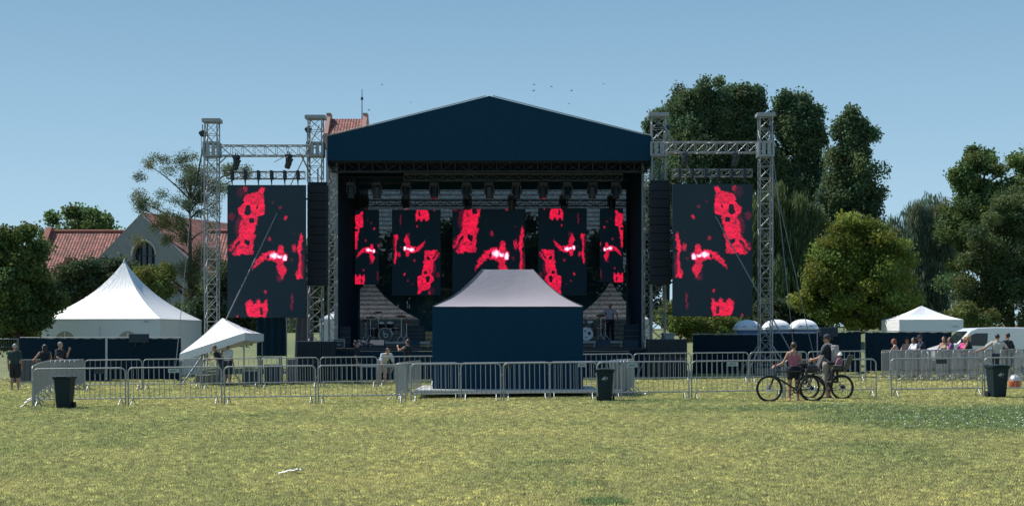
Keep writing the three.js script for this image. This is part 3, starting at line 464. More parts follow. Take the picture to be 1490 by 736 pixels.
hTruss('side_beam', 'horizontal truss beam with two lamps between tower and stage, against the sky', 'truss', null, V(Xat(318, 60), Yat(218, 60), -60.3), Xat(449, 60) - Xat(318, 60), 0.44, 0.46, { rc: 0.028, rb: 0.014 });
hTruss('side_beam', 'horizontal truss beam between tower and stage in front of the poplars', 'truss', null, V(Xat(968, 60), Yat(213.5, 60), -60.3), Xat(1105, 60) - Xat(968, 60), 0.44, 0.46, { rc: 0.028, rb: 0.014 });
hTruss('screen_beam', 'thin truss holding the video wall beside the airy tree', 'truss', null, V(Xat(328, 60), Yat(254, 60), -60.25), Xat(442, 60) - Xat(328, 60), 0.3, 0.42, { rc: 0.022, rb: 0.012 });
hTruss('screen_beam', 'thin truss holding the video wall in front of the poplars', 'truss', null, V(Xat(980, 60), Yat(251, 60), -60.25), Xat(1096, 60) - Xat(980, 60), 0.3, 0.42, { rc: 0.022, rb: 0.012 });
{
  const strap = (x, y0, y1, group, label) => { const t = thing('screen_hanger', label, 'hanger', px(x, y0, 60).add(V(0, 0, -0.05)), 0, group), L = (y1 - y0) * 60 / F; part('bracket', rbox(0.11, L * 0.62, 0.4, 0, -L * 0.31, 0, 0.02), M.blackBox, t); part('strap', cylg(V(0, -L * 0.6, 0.1), V(0, -L, 0), 0.045, 0.02, 6), M.blackBox, t); };
  for (let i = 0; i < 6; i++) strap(337 + i * 19.2, 248, 269, 'hangers of the video wall by the leaning tent', 'black hanger strap on the video wall beside the airy tree');
  for (let i = 0; i < 6; i++) strap(989 + i * 19, 245, 267.5, 'hangers of the video wall by the poplars', 'black hanger strap on the video wall in front of the poplars');
}
for (const [x, y, l] of [[344, 228, 'black spotlight hanging under the truss beam near the freestanding tower, against the sky'], [420, 226, 'black spotlight hanging under the truss beam near the stage, against the sky'], [997, 224, 'black spotlight under the truss beam near the stage, before the poplars'], [1070, 224, 'black spotlight under the truss beam near the freestanding tower, before the poplars']]) movingHead(px(x, y, 60).add(V(0, 0.05, 0.1)), 0.35, 1.3, l, null, 0.85);
// line arrays
for (const s of [-1, 1]) {
  const [xa, xb, ya, yb] = s < 0 ? [446.5, 475.5, 268, 416] : [946.5, 976, 265, 414], d = 61.3, n = 12, k = d / F, t = thing('line_array', s < 0 ? 'black line array of stacked speaker cabinets beside the video wall near the leaning tent' : 'black line array of stacked speaker cabinets beside the video wall near the willow', 'loudspeakers', px((xa + xb) / 2, ya, d));
  const w = (xb - xa) * k, h = (yb - ya) * k / n;
  part('bumper_frame', [boxg(w * 0.9, 0.08, 0.5, 0, 0.06, -0.25), cylg(V(0, 0.06, -0.25), V(0, 0.7, -0.25), 0.03)], M.blackBox, t);
  for (let i = 0; i < n; i++) { const z = -0.25 + 0.0009 * i * i * (i > 6 ? 1 : 0.6); const cab = part('speaker_cabinet', rbox(w, h - 0.022, 0.5, 0, -h * (i + 0.5), z, 0.02), M.blackBox, t); part('grille', boxg(w - 0.06, h - 0.07, 0.012, 0, -h * (i + 0.5), z + 0.257), M.grille, cab); part('side_handle', boxg(0.02, 0.1, 0.12, -w / 2 - 0.005, -h * (i + 0.5), z), M.steelDark, cab); }
}
// cables and guys
function guy(a, b, r, label, m = M.cable, sag = 0) { const pts = []; for (let i = 0; i <= 8; i++) { const p = a.clone().lerp(b, i / 8); p.y -= sag * Math.sin(Math.PI * i / 8); pts.push(p); } const o = part('guy_cable', tubeg(pts, r, 16, 6), m, scene); return tag(o, label, 'cable'); }
guy(px(464, 182, 61.5), px(322, 478, 58.2), 0.028, 'long grey guy cable crossing the video wall beside the leaning tent');
guy(px(966, 180, 61.5), px(1152, 512, 58), 0.028, 'long grey guy cable crossing the video wall above the portable toilets');
guy(px(299, 192, 60), px(278, 300, 60.5), 0.035, 'thick black cable hanging beside the tower at the airy tree', M.cableDark);
guy(px(278, 300, 60.5), gd(252, 58), 0.014, 'thin stay wire running down past the pagoda tent to the ground');
guy(px(1122, 190, 60), gd(1160, 58.5), 0.016, 'thin stay wire from the tower top down past the middle portable toilet');
guy(px(1122, 240, 60), gd(1192, 58), 0.016, 'thin stay wire from the tower down past the portable toilet by the woman');
guy(px(425, 222, 60), px(398, 290, 60).setY(Yat(236, 60)), 0.014, 'short diagonal strut wire under the truss beam by the airy tree');
rod('beam_brace', px(316, 240, 60), px(332, 225, 60), 0.03, M.alu, scene); tag(scene.children.at(-1), 'short diagonal brace under the truss beam at the freestanding tower', 'brace');
rod('beam_brace', px(437, 224, 60), px(452, 255, 61.8), 0.03, M.alu, scene).name = numbered('beam_brace'); tag(scene.children.at(-1), 'short diagonal brace from the truss beam to the line array tower by the airy tree', 'brace');

// ---------------------------------------------------------------- stage wings: subs, drapes
function subs(x0, x1, y, d, n, label) { const a = gd((x0 + x1) / 2, d), w = (x1 - x0) * d / F, h = Yat(y, d) - a.y, t = thing('subwoofer_stack', label, 'loudspeakers', a); for (let i = 0; i < n; i++) for (let j = 0; j < 2; j++) { const c = part('subwoofer', rbox(w / n - 0.02, h / 2 - 0.015, 0.8, -w / 2 + w / n * (i + 0.5), h / 2 * (j + 0.5), 0, 0.02), M.blackBox, t); part('grille', boxg(w / n - 0.12, h / 2 - 0.12, 0.012, -w / 2 + w / n * (i + 0.5), h / 2 * (j + 0.5), 0.405), M.grille, c); } }
subs(433, 487, 496, 60.6, 3, 'black subwoofer stack beside the grey drape, left of the drum riser');
subs(941, 999, 493, 60.6, 3, 'black subwoofer stack beneath the line array near the green shrub');
tag(part('wing_drape', quadg(px(373, 518, 61.4), px(416, 518, 61.4), px(416, 461, 61.4), px(373, 461, 61.4), 30, 2, (p, u) => { p.z += 0.05 * Math.sin(u * 26); p.y += 0; }), M.blackCloth, scene), 'black drape under the video wall beside the leaning white tent', 'drape');
tag(part('wing_drape', quadg(gd(427, 62.6), gd(456, 62.6), px(456, 405, 62.6), px(432, 405, 62.6), 24, 2, (p, u) => { p.z += 0.05 * Math.sin(u * 22); }), M.greyCloth, scene), 'grey drape hanging beside the line array tower', 'drape');
tag(rod('drape_pole', gd(416.5, 61.2), px(416.5, 462, 61.2), 0.025, M.alu, scene), 'thin upright pole at the edge of the black drape under the video wall', 'pole');
{ // flight case with a pale stencil
  const t = thing('flight_case', 'black flight case with aluminium edges standing on the stage front corner', 'flight case', V(Xat(494.5, 61.6), Yat(513.5, 61.6), -61.4)), w = 0.46, h = 0.4;
  t.position.y = 1.35; part('body', rbox(w, h, 0.4, 0, h / 2, 0, 0.01), M.blackBox, t);
  part('edge_profile', [boxg(w + 0.03, 0.035, 0.03, 0, h, 0.2), boxg(w + 0.03, 0.035, 0.03, 0, 0.02, 0.2), boxg(0.035, h, 0.03, -w / 2, h / 2, 0.2), boxg(0.035, h, 0.03, w / 2, h / 2, 0.2), boxg(w, 0.03, 0.03, 0, h * 0.8, 0.2)], M.alu, t);
  part('stencil', boxg(0.17, 0.07, 0.006, 0, h * 0.42, 0.204), mat(0.16, 0.2, 0.23), t);
}
// ---------------------------------------------------------------- lettering helper (flat print)
function printTex(text, w, h, fg, bg, font) { const c = document.createElement('canvas'); c.width = w; c.height = h; const x = c.getContext('2d'); x.fillStyle = bg; x.fillRect(0, 0, w, h); x.fillStyle = fg; x.font = font; x.textAlign = 'center'; x.textBaseline = 'middle'; x.fillText(text, w / 2, h / 2); const t = new THREE.CanvasTexture(c); t.colorSpace = THREE.SRGBColorSpace; return t; }

// ---------------------------------------------------------------- crowd barriers
const plateMat = new THREE.MeshStandardMaterial({ map: printTex('ARAS', 128, 48, '#2a3a42', '#a3adb0', 'bold 34px sans-serif'), roughness: 0.5, metalness: 0.2 });
const plateDark = mat(0.03, 0.035, 0.04, { roughness: 0.6 });
function makeBarrier(name, label, w, h, nb, plate, group) {
  const t = thing(name, label, 'barrier', V(0, 0, 0), 0, group), r = 0.13, q = [];
  for (let k = 0; k <= 5; k++) { const a = Math.PI - k / 5 * Math.PI / 2; q.push(V(r + r * Math.cos(a), h - r + r * Math.sin(a), 0)); }
  const left = [V(0, 0.03, 0), V(0, 0.4, 0), ...q], right = [...q].reverse().map((p) => V(w - p.x, p.y, 0)).concat([V(w, 0.4, 0), V(w, 0.03, 0)]);
  const path = new THREE.CurvePath(), pts = [...left, ...right]; for (let i = 0; i < pts.length - 1; i++) path.add(new THREE.LineCurve3(pts[i], pts[i + 1]));
  const fr = []; for (let i = 0; i < pts.length - 1; i++) fr.push(cylg(pts[i], pts[i + 1], 0.0205, 0.0205, 8));
  part('frame', fr, M.galv, t);
  rod('bottom_rail', V(0, 0.24, 0), V(w, 0.24, 0), 0.017, M.galv, t, 8);
  for (let i = 1; i <= nb; i++) { const x = w * i / (nb + 1); rod('bar', V(x, 0.24, 0), V(x, h - 0.012, 0), 0.0085, M.galv, t, 6); }
  for (const x of [0.13, w - 0.13]) { // bridge foot: arched flat bar across the panel line
    const f = tubeg([V(x, 0.015, -0.33), V(x, 0.06, -0.24), V(x, 0.2, -0.06), V(x, 0.225, 0), V(x, 0.2, 0.06), V(x, 0.06, 0.24), V(x, 0.015, 0.33)], 0.016, 16, 6); part('foot', f, M.galv, t);
  }
  part('coupling_hook', [cylg(V(-0.05, h * 0.72, 0), V(0, h * 0.72, 0), 0.012), cylg(V(-0.05, h * 0.72, 0), V(-0.05, h * 0.66, 0), 0.012)], M.galv, t);
  if (plate) { const x = w * plate; part('plate', boxg(0.3, 0.12, 0.012, x, h - 0.09, 0.022), plate > 0.5 ? plateDark : plateMat, t); if (plate <= 0.5) part('plate_lettering', new THREE.PlaneGeometry(0.29, 0.11).translate(x, h - 0.09, 0.031), plateMat, t.children.at(-1)); }
  return t;
}
const B1 = { w: 2.58, h: 1.09 }, B2 = { w: 2.15, h: 1.16 };
const protos = {};
function barrier(kind, a, b, label, group, plate = 0) {
  const key = kind + plate, S = kind === 'front' ? B1 : B2, nbar = { front: 17, rear: 10, dense: 22 }[kind]; let t;
  if (!protos[key]) { t = protos[key] = makeBarrier('crowd_barrier', label, S.w, S.h, nbar, plate, group); } else t = copyOf(protos[key], V(0, 0, 0), 0, label, group);
  const d = b.clone().sub(a); t.position.copy(a); t.rotation.y = Math.atan2(-d.z, d.x); t.rotation.z = Math.atan2(d.y, Math.hypot(d.x, d.z)); t.rotation.order = 'YZX'; t.scale.x = d.length() / S.w; t.userData.label = label; if (group) t.userData.group = group; else delete t.userData.group; return t;
}
const DF = 39.6, FG = 'barriers of the long row nearest the open lawn';
const FL = 'galvanised crowd barrier in the long row along the open lawn';
for (const [a, b, p] of [[48, 182, 0.72], [186, 322, 0.51 - 0.02], [326, 459, 0], [463, 590, 0], [870, 1003, 0.38], [1007, 1140, 0.45], [1143, 1276, 0], [1298, 1431, 0.55], [1434, 1568, 0]]) barrier('front', gd(a, DF), gd(b, DF), p ? (p > 0.5 ? 'galvanised crowd barrier with a small dark plate, in the long row along the lawn' : 'galvanised crowd barrier with a small pale lettered plate, in the long row along the lawn') : FL, p ? FG + (p > 0.5 ? ', dark plate' : ', pale plate') : FG, p);
// round the grey-roofed tent
const TG = 'barriers in front of the grey-roofed tent', TL = 'crowd barrier standing close in front of the grey-roofed tent';
for (const [a, b, d, p] of [[598, 729, 40.0, 0], [733, 869, 40.0, 0], [577, 668, 41.5, 0], [671, 800, 40.9, 0.52], [801, 905, 40.9, 0.45]]) barrier('front', gd(a, d), gd(b, d), p ? (p > 0.5 ? 'crowd barrier with dark plate close in front of the grey-roofed tent' : 'crowd barrier with pale lettered plate close in front of the grey-roofed tent') : TL, p ? TG + ' with plate' : TG, p);
for (const [x0, d0, x1, d1] of [[577, 41.6, 592, 44.0], [592, 44.0, 612, 46.3]]) barrier('front', gd(x0, d0), gd(x1, d1), 'crowd barrier running back along the left flank of the grey-roofed tent', 'barriers along the left flank of the tent');
for (let i = 0; i < 6; i++) barrier('front', gd(888 + i * 5, 41.6 + i * 0.12), gd(895 + i * 5.4, 44.1 + i * 0.15), 'crowd barrier in the tight stack beside the bin at the grey-roofed tent', 'stacked barriers beside the tent');
// rear row before the stage
const DR = 53, RG = 'barriers of the rear row before the stage';
for (const x of [123, 208, 294, 380, 466, 551, 636, 838, 923, 1007, 1092, 1177]) barrier('rear', gd(x, DR), gd(x + 83, DR), 'crowd barrier in the rear row in front of the stage', RG);
// the row going back on the left and the echelons where people lean
{
  const P = [[46, 39.7], [49.5, 42.2], [54, 44.8], [59, 47.4], [64.5, 50], [70, 52.6]];
  for (let i = 0; i < 5; i++) barrier('dense', gd(...P[i]), gd(...P[i + 1]), 'crowd barrier in the line running back from the bin towards the two leaning men', 'barriers running back beside the left bin');
  for (let i = 0; i < 6; i++) barrier('dense', gd(72 + i * 7, 52.8 + i * 0.1), gd(86 + i * 7, 54.8 + i * 0.1), 'crowd barrier in the staggered set under the arms of the two leaning men', 'staggered barriers before the two leaning men');
  barrier('dense', gd(28, 56.5), gd(70, 57.5), 'crowd barrier behind the man in the green shirt', null);
  for (let i = 0; i < 10; i++) barrier('dense', gd(1284 + i * 23, 53.3 - i * 0.22), gd(1307 + i * 23, 55.4 - i * 0.22), 'crowd barrier in the staggered line on which the waiting spectators lean', 'staggered barriers before the spectators');
  for (let i = 0; i < 9; i++) barrier('dense', gd(1296 + i * 23, 52.4 - i * 0.22), gd(1322 + i * 23, 54.4 - i * 0.22), 'crowd barrier in the nearer staggered line before the waiting spectators', 'nearer staggered barriers before the spectators');
}

// ---------------------------------------------------------------- scrim fences
function scrimFence(x0, x1, d, ytop, label, o = {}) {
  const a = gd(x0, d), b = gd(x1, d), L = a.distanceTo(b), h = Yat(ytop, d) - a.y, t = thing('fence_panel', label, 'fence', a, Math.atan2(-(b.z - a.z), b.x - a.x), o.group);
  for (const x of [0.03, L - 0.03]) { rod('post', V(x, 0, 0), V(x, h, 0), 0.022, M.galv, t, 8); part('foot_block', rbox(0.22, 0.13, 0.7, x, 0.065, 0, 0.03), mat(0.07, 0.07, 0.07), t); }
  rod('top_rail', V(0, h, 0), V(L, h, 0), 0.02, M.galv, t, 8); rod('bottom_rail', V(0, 0.2, 0), V(L, 0.2, 0), 0.02, M.galv, t, 8);
  if (o.open) { for (let i = 1; i < L / 0.12; i++) rod('wire', V(i * 0.12, 0.2, 0), V(i * 0.12, h, 0), 0.004, M.galv, t, 5); for (let k = 1; k < 5; k++) rod('wire', V(0, 0.2 + k * (h - 0.2) / 5, 0), V(L, 0.2 + k * (h - 0.2) / 5, 0), 0.005, M.galv, t, 5); }
  else part('scrim', quadg(V(0.02, 0.12, 0.03), V(L - 0.02, 0.12, 0.03), V(L - 0.02, h - 0.03, 0.03), V(0.02, h - 0.03, 0.03), 40, 10, (p, u, v) => { p.z += 0.05 * fbm(u * 9 + x0, v * 4, 3) - 0.02; p.y -= 0.03 * Math.abs(Math.sin(u * 22)) * (v > 0.9 ? 1 : 0); }), M.scrim, t);
  return t;
}
scrimFence(28, 153, 65, 491, 'fence panel with black scrim behind the two leaning men');
scrimFence(155, 263, 65, 491, 'fence panel with black scrim in front of the pagoda tent, beside the leaning tent');
scrimFence(-100, 26, 66, 493, 'open wire fence panel beside the man in the green shirt', { open: true });
scrimFence(1008, 1106, 63, 486, 'fence panel with black scrim in front of the portable toilet under the video wall');
scrimFence(1107, 1189, 63, 484, 'fence panel with black scrim in front of the two portable toilets beyond the tower');
scrimFence(1190, 1254, 63, 482, 'fence panel with black scrim behind the man with the backpack');
scrimFence(1259, 1386, 64, 482, 'fence panel with black scrim between the white pop-up tent and the spectators');
for (const [x0, x1, y0, y1, d, l] of [[188, 216.5, 485.5, 498.5, 64.8, 'flat black box hung on the fence before the pagoda tent'], [1193, 1219, 476.5, 489.5, 62.7, 'flat black box hung on the fence behind the man with the backpack']]) { const a = px(x0, y0, d), b = px(x1, y1, d), t = thing('hanging_box', l, 'box', V((a.x + b.x) / 2, b.y, -d)); part('body', rbox(b.x - a.x, a.y - b.y, 0.14, 0, (a.y - b.y) / 2, 0.1, 0.02), M.blackBox, t); part('bracket', [boxg(0.04, 0.5, 0.04, -0.2, 0.1, -0.01), boxg(0.04, 0.5, 0.04, 0.2, 0.1, -0.01)], M.steelDark, t); }

// ---------------------------------------------------------------- tents
function pagoda(label, pos, turn, w, eave, peak, o = {}) {
  const t = thing('pagoda_tent', label, 'tent', pos, turn, o.group), h = w / 2, N = 14, m = o.mat || M.pvc;
  const prof = (s) => eave + (peak - eave) * (0.60 * Math.pow(1 - s, 1.0) + 0.40 * Math.pow(1 - s, 3.2)); // s: 0 peak, 1 eave
  for (let f = 0; f < 4; f++) {
    const pos2 = [], idx = [], uv = [], M2 = 12;
    for (let j = 0; j <= N; j++) for (let i = 0; i <= M2; i++) { const s = j / N, u = i / M2 * 2 - 1, x = u * h * s, sag = -0.10 * Math.sin(Math.PI * s) * (1 - u * u) + 0.02 * (fbm(u * 3 + f * 7, s * 5, 3) - 0.5); pos2.push(x, prof(s) + sag * 0.6, h * s); uv.push(u * 1.5, s * 1.5); }
    for (let j = 0; j < N; j++) for (let i = 0; i < M2; i++) { const k = j * (M2 + 1) + i; idx.push(k, k + M2 + 1, k + M2 + 2, k, k + M2 + 2, k + 1); }
    const g = new THREE.BufferGeometry(); g.setAttribute('position', new THREE.Float32BufferAttribute(pos2, 3)); g.setAttribute('uv', new THREE.Float32BufferAttribute(uv, 2)); g.setIndex(idx); g.computeVertexNormals(); g.rotateY(f * Math.PI / 2);
    part('roof_panel', g, m, t);
    const vh = o.valance ?? 0.32, vg = boxg(w + 0.02, vh, 0.02, 0, eave - vh / 2, h + 0.012); vg.rotateY(f * Math.PI / 2); part('valance', vg, M.pvc, t);
    if (o.walls !== false) {
      const sh = new THREE.Shape([new THREE.Vector2(-h, 0.05), new THREE.Vector2(h, 0.05), new THREE.Vector2(h, eave - vh), new THREE.Vector2(-h, eave - vh)]);
      const wins = (o.windows || []).filter(() => f === 0 || f === 2);
      for (const wx of wins) { const p = new THREE.Path(); p.absarc(wx, 1.85, 0.55, 0, Math.PI, false); p.lineTo(wx - 0.55, 0.8); p.lineTo(wx + 0.55, 0.8); sh.holes.push(p); }
      const wg = new THREE.ExtrudeGeometry(sh, { depth: 0.015, bevelEnabled: false, curveSegments: 14 }); wg.translate(0, 0, h - 0.02); wg.rotateY(f * Math.PI / 2); part('wall', wg, M.pvc, t);
      for (const wx of wins) { const g1 = new THREE.CircleGeometry(0.55, 16, 0, Math.PI).translate(wx, 1.85, h - 0.012); const g2 = new THREE.PlaneGeometry(1.1, 1.05).translate(wx, 1.325, h - 0.012); const gg = merge([g1, g2]); gg.rotateY(f * Math.PI / 2); part('clear_window', gg, winPlastic, t); const br = [boxg(0.05, 1.5, 0.02, wx, 1.6, h), boxg(1.05, 0.05, 0.02, wx, 1.8, h)]; const bg = merge(br); bg.rotateY(f * Math.PI / 2); part('window_bar', bg, M.pvc, t); }
    }
  }
  for (const [sx, sz] of [[-1, -1], [1, -1], [1, 1], [-1, 1]]) part('corner_post', boxg(0.07, eave, 0.07, sx * (h - 0.06), eave / 2, sz * (h - 0.06)), M.alu, t);
  part('finial', new THREE.ConeGeometry(0.07, 0.22, 8).translate(0, peak + 0.06, 0), m, t);
  if (o.print) { const g = new THREE.PlaneGeometry(0.5, 0.14).translate(h - 0.75, eave - 0.14, h + 0.026); part('valance_print', g, new THREE.MeshStandardMaterial({ map: printTex(o.print, 128, 36, '#55606c', '#d3d7dc', 'bold 26px sans-serif'), roughness: 0.6 }), t); }
  if (o.walls !== false) part('wall_seam', boxg(0.03, eave - 0.4, 0.012, -0.02, eave / 2 - 0.15, h + 0.004), mat(0.4, 0.42, 0.45), t);
  return t;
}
const winPlastic = mat(0.45, 0.42, 0.34, { roughness: 0.25, transmission: 0.25, thickness: 0 });
{ const d = 75, c = gd(180, d), k = d / F; pagoda('large white pagoda tent with arched windows behind the black scrim fence', c, -0.11, 6.35, Yat(464, d - 3.1) - c.y, Yat(379, d) - c.y, { windows: [-1.9, 1.45], valance: 0.05, print: 'VPM' }); }
{ const d = 84, c = gd(537, d); pagoda('white pagoda tent behind the stage, seen through the mesh above the dark drum kit', c, 0.1, 5.7, Yat(464, d - 2.8) - c.y, Yat(402, d) - c.y); }
{ const d = 84, c = gd(889, d); pagoda('white pagoda tent behind the stage, seen through the mesh above the pale drum kit', c, -0.1, 4.6, Yat(464, d - 2.3) - c.y, Yat(408, d) - c.y); }
{ const t = thing('upright_cabinet', 'pale grey upright cabinet beside the line array tower near the green shrub', 'cabinet', gd(972, 70)), cm = mat(0.5, 0.53, 0.52, { roughness: 0.5 });
  part('body', rbox(0.55, 1.86, 0.9, 0, 0.98, 0, 0.03), cm, t); part('roof_cap', rbox(0.6, 0.07, 0.96, 0, 1.93, 0, 0.02), cm, t); part('plinth', boxg(0.5, 0.06, 0.84, 0, 0.03, 0), M.steelDark, t); const dr = part('door', rbox(0.46, 1.7, 0.02, 0, 1.0, 0.455, 0.008), cm, t); part('handle', boxg(0.03, 0.14, 0.03, 0.17, 1.0, 0.475), M.steelDark, dr); }

// pop-up tents: roof with a ridge (rx>0) or a single peak
function popup(label, pos, turn, w, dp, eave, peak, o = {}) {
  const t = thing(o.name || 'popup_tent', label, 'tent', pos, turn), h = w / 2, q = dp / 2, rx = o.ridge || 0.02, m = o.mat || M.popup, drop = o.drop || [0, 0, 0, 0];
  const cor = [V(-h, eave + drop[0], q), V(h, eave + drop[1], q), V(h, eave + drop[2], -q), V(-h, eave + drop[3], -q)], R0 = V(-rx, peak, 0), R1 = V(rx, peak, 0);
  const sag = (p, u, v) => { p.y -= (o.sag ?? 0.12) * Math.sin(Math.PI * v) * (0.55 + 0.45 * Math.sin(Math.PI * u)); p.y += 0.012 * (fbm(u * 6 + p.x, v * 6, 3) - 0.5); };
  part('roof_panel', quadg(cor[0], cor[1], R1, R0, 24, 12, sag), m, t); part('roof_panel', quadg(cor[2], cor[3], R0, R1, 24, 12, sag), m, t);
  part('roof_panel', quadg(cor[1], cor[2], R1, R1.clone().add(V(0, 0, 1e-3)), 14, 12, sag), m, t); part('roof_panel', quadg(cor[3], cor[0], R0, R0.clone().add(V(0, 0, 1e-3)), 14, 12, sag), m, t);
  const vh = o.valance ?? 0.25;
  for (let i = 0; i < 4; i++) { const a = cor[i], b = cor[(i + 1) % 4]; const g = quadg(a, b, b.clone().add(V(0, -vh, 0)), a.clone().add(V(0, -vh, 0)), 20, 2, (p, u, v) => { p.y -= (o.scallop || 0.02) * Math.sin(Math.PI * u); }); part('valance', g, o.valMat || m, t); }
  for (let i = 0; i < 4; i++) { const c = cor[i]; part('leg', boxg(0.045, c.y, 0.045, c.x * 0.96, c.y / 2, c.z * 0.96), M.alu, t); }
  if (o.seams) for (const [a, b] of [[R0, cor[0]], [R1, cor[1]]]) { const pts = []; for (let k = 0; k <= 10; k++) { const v = 1 - k / 10, p = b.clone().lerp(a, v); p.y -= (o.sag ?? 0.12) * Math.sin(Math.PI * v) * 0.55 - 0.012; pts.push(p); } part('seam', tubeg(pts, 0.012, 20, 5), M.steelDark, t); }
  if (o.walls) { const wm = o.walls, y1 = eave - vh - 0.01; for (const [a, b, nm] of [[cor[0], cor[1]], [cor[1], cor[2]], [cor[2], cor[3]], [cor[3], cor[0]]]) { const A = V(a.x * 1.0, 0.0, a.z * 1.0 + Math.sign(a.z) * 0.03), B = V(b.x * 1.0, 0.0, b.z * 1.0 + Math.sign(b.z) * 0.03), L = A.distanceTo(B), nrm = B.clone().sub(A).cross(Y1).normalize(); part('side_wall', quadg(A, B, B.clone().setY(eave - 0.03), A.clone().setY(eave - 0.03), 80, 3, (p, u) => { p.addScaledVector(nrm, 0.02 * Math.sin(u * L * 7) * Math.sin(u * Math.PI) + 0.015 * Math.sin(u * L * 3.1)); }), wm, t); } }
  if (o.print) { const g = new THREE.PlaneGeometry(0.42, 0.09).translate(h - 0.42, eave - vh * 0.55, q + 0.02); part('valance_print', g, new THREE.MeshStandardMaterial({ map: printTex(o.print, 128, 28, '#3a4250', '#c6c9d2', 'bold 20px sans-serif'), roughness: 0.7 }), t); }
  return t;
}
{ // grey-roofed control tent on a low podium
  const d = 43.2, c = gd(739, d), k = d / F, pod = 0.26;
  const p = thing('podium', 'low grey podium under the grey-roofed tent', 'platform', gd(737, 43.9));
  part('deck_slab', rbox(5.5, 0.1, 3.9, 0, pod - 0.05, 0, 0.01), mat(0.42, 0.43, 0.43), p);
  for (const x of [-2.5, -1.25, 0, 1.25, 2.5]) for (const z of [-1.7, 1.7]) part('support_leg', boxg(0.1, pod - 0.1, 0.1, x, (pod - 0.1) / 2, z), M.alu, p);
  const P = gd(739, 44.2); P.y += pod;
  const eave = Yat(446, 42.7) - P.y, peak = Yat(392, 44.2) - P.y;
  const t = popup('pop-up tent with grey roof and closed black walls in front of the stage', P, 0, Xat(848.5, 42.7) - Xat(629, 42.7), 3.0, eave, peak, { mat: M.fohRoof, ridge: 0.79, seams: true, walls: M.stageCloth, valMat: M.stageCloth, valance: 0.06, sag: 0.30, scallop: 0.06 });
}
{ // leaning white tent, half lowered
  const d = 57, c = gd(323, d + 1.4), Y = (y) => Yat(y, d) - c.y;
  popup('white pop-up tent half lowered and tilted beside the truss tower', c, -0.12, 2.75, 2.6, Y(497), Y(462), { drop: [Y(515) - Y(497) , Y(484) - Y(497), Y(486) - Y(497), Y(505) - Y(497)], valance: 0.3, sag: 0.1 });
}
{ const d = 72.6, c = gd(1342, d), Y = (y) => Yat(y, d - 1.4) - c.y; popup('white pop-up tent under the bright round tree behind the fence', c, 0.05, 3.3, 2.9, Y(465), Y(444), { valance: 0.62, sag: 0.14, print: 'heimat' }); }

// ---------------------------------------------------------------- portable toilets
{
  const shell = mat(0.05, 0.11, 0.26, { roughness: 0.45 }), roofW = mat(0.75, 0.76, 0.78, { roughness: 0.4 });
  const mk = () => { const t = thing('portable_toilet', '', 'toilet'); part('cabin', [rbox(1.14, 2.05, 1.14, 0, 1.08, 0, 0.05)], shell, t); const dr = part('door', rbox(0.8, 1.85, 0.03, 0, 1.05, 0.58, 0.01), mat(0.06, 0.13, 0.30, { roughness: 0.4 }), t); part('handle', boxg(0.04, 0.14, 0.04, 0.32, 1.05, 0.61), M.white, dr);
    const g = new THREE.SphereGeometry(1, 24, 8, 0, Math.PI * 2, 0, Math.PI / 2); g.scale(0.64, 0.44, 0.64); const p = g.attributes.position; for (let i = 0; i < p.count; i++) { const x = p.getX(i) / 0.64, z = p.getZ(i) / 0.64, m = Math.max(Math.abs(x), Math.abs(z)), r = Math.hypot(x, z), f = m > 1e-4 ? Math.pow(r / m, 0.75) : 1; p.setX(i, x * f * 0.64); p.setZ(i, z * f * 0.64); } g.computeVertexNormals(); g.translate(0, 2.1, 0); const rf = part('roof', [g, rbox(1.26, 0.12, 1.26, 0, 2.09, 0, 0.05)], roofW, t); part('vent_slot', rbox(0.62, 0.07, 0.08, 0, 2.2, 0.57, 0.02), M.steelDark, rf); part('base', boxg(1.16, 0.12, 1.16, 0, 0.06, 0), M.steelDark, t); return t; };
  const a = mk(); a.position.copy(gd(1088, 67)); a.userData.label = 'blue portable toilet with white roof under the video wall'; 
  for (const [x, l] of [[1130, 'blue portable toilet with white roof half hidden by the truss tower'], [1169.5, 'blue portable toilet with white roof beside the dark shrub, farthest from the stage']]) copyOf(a, gd(x, 67), 0, l);
}
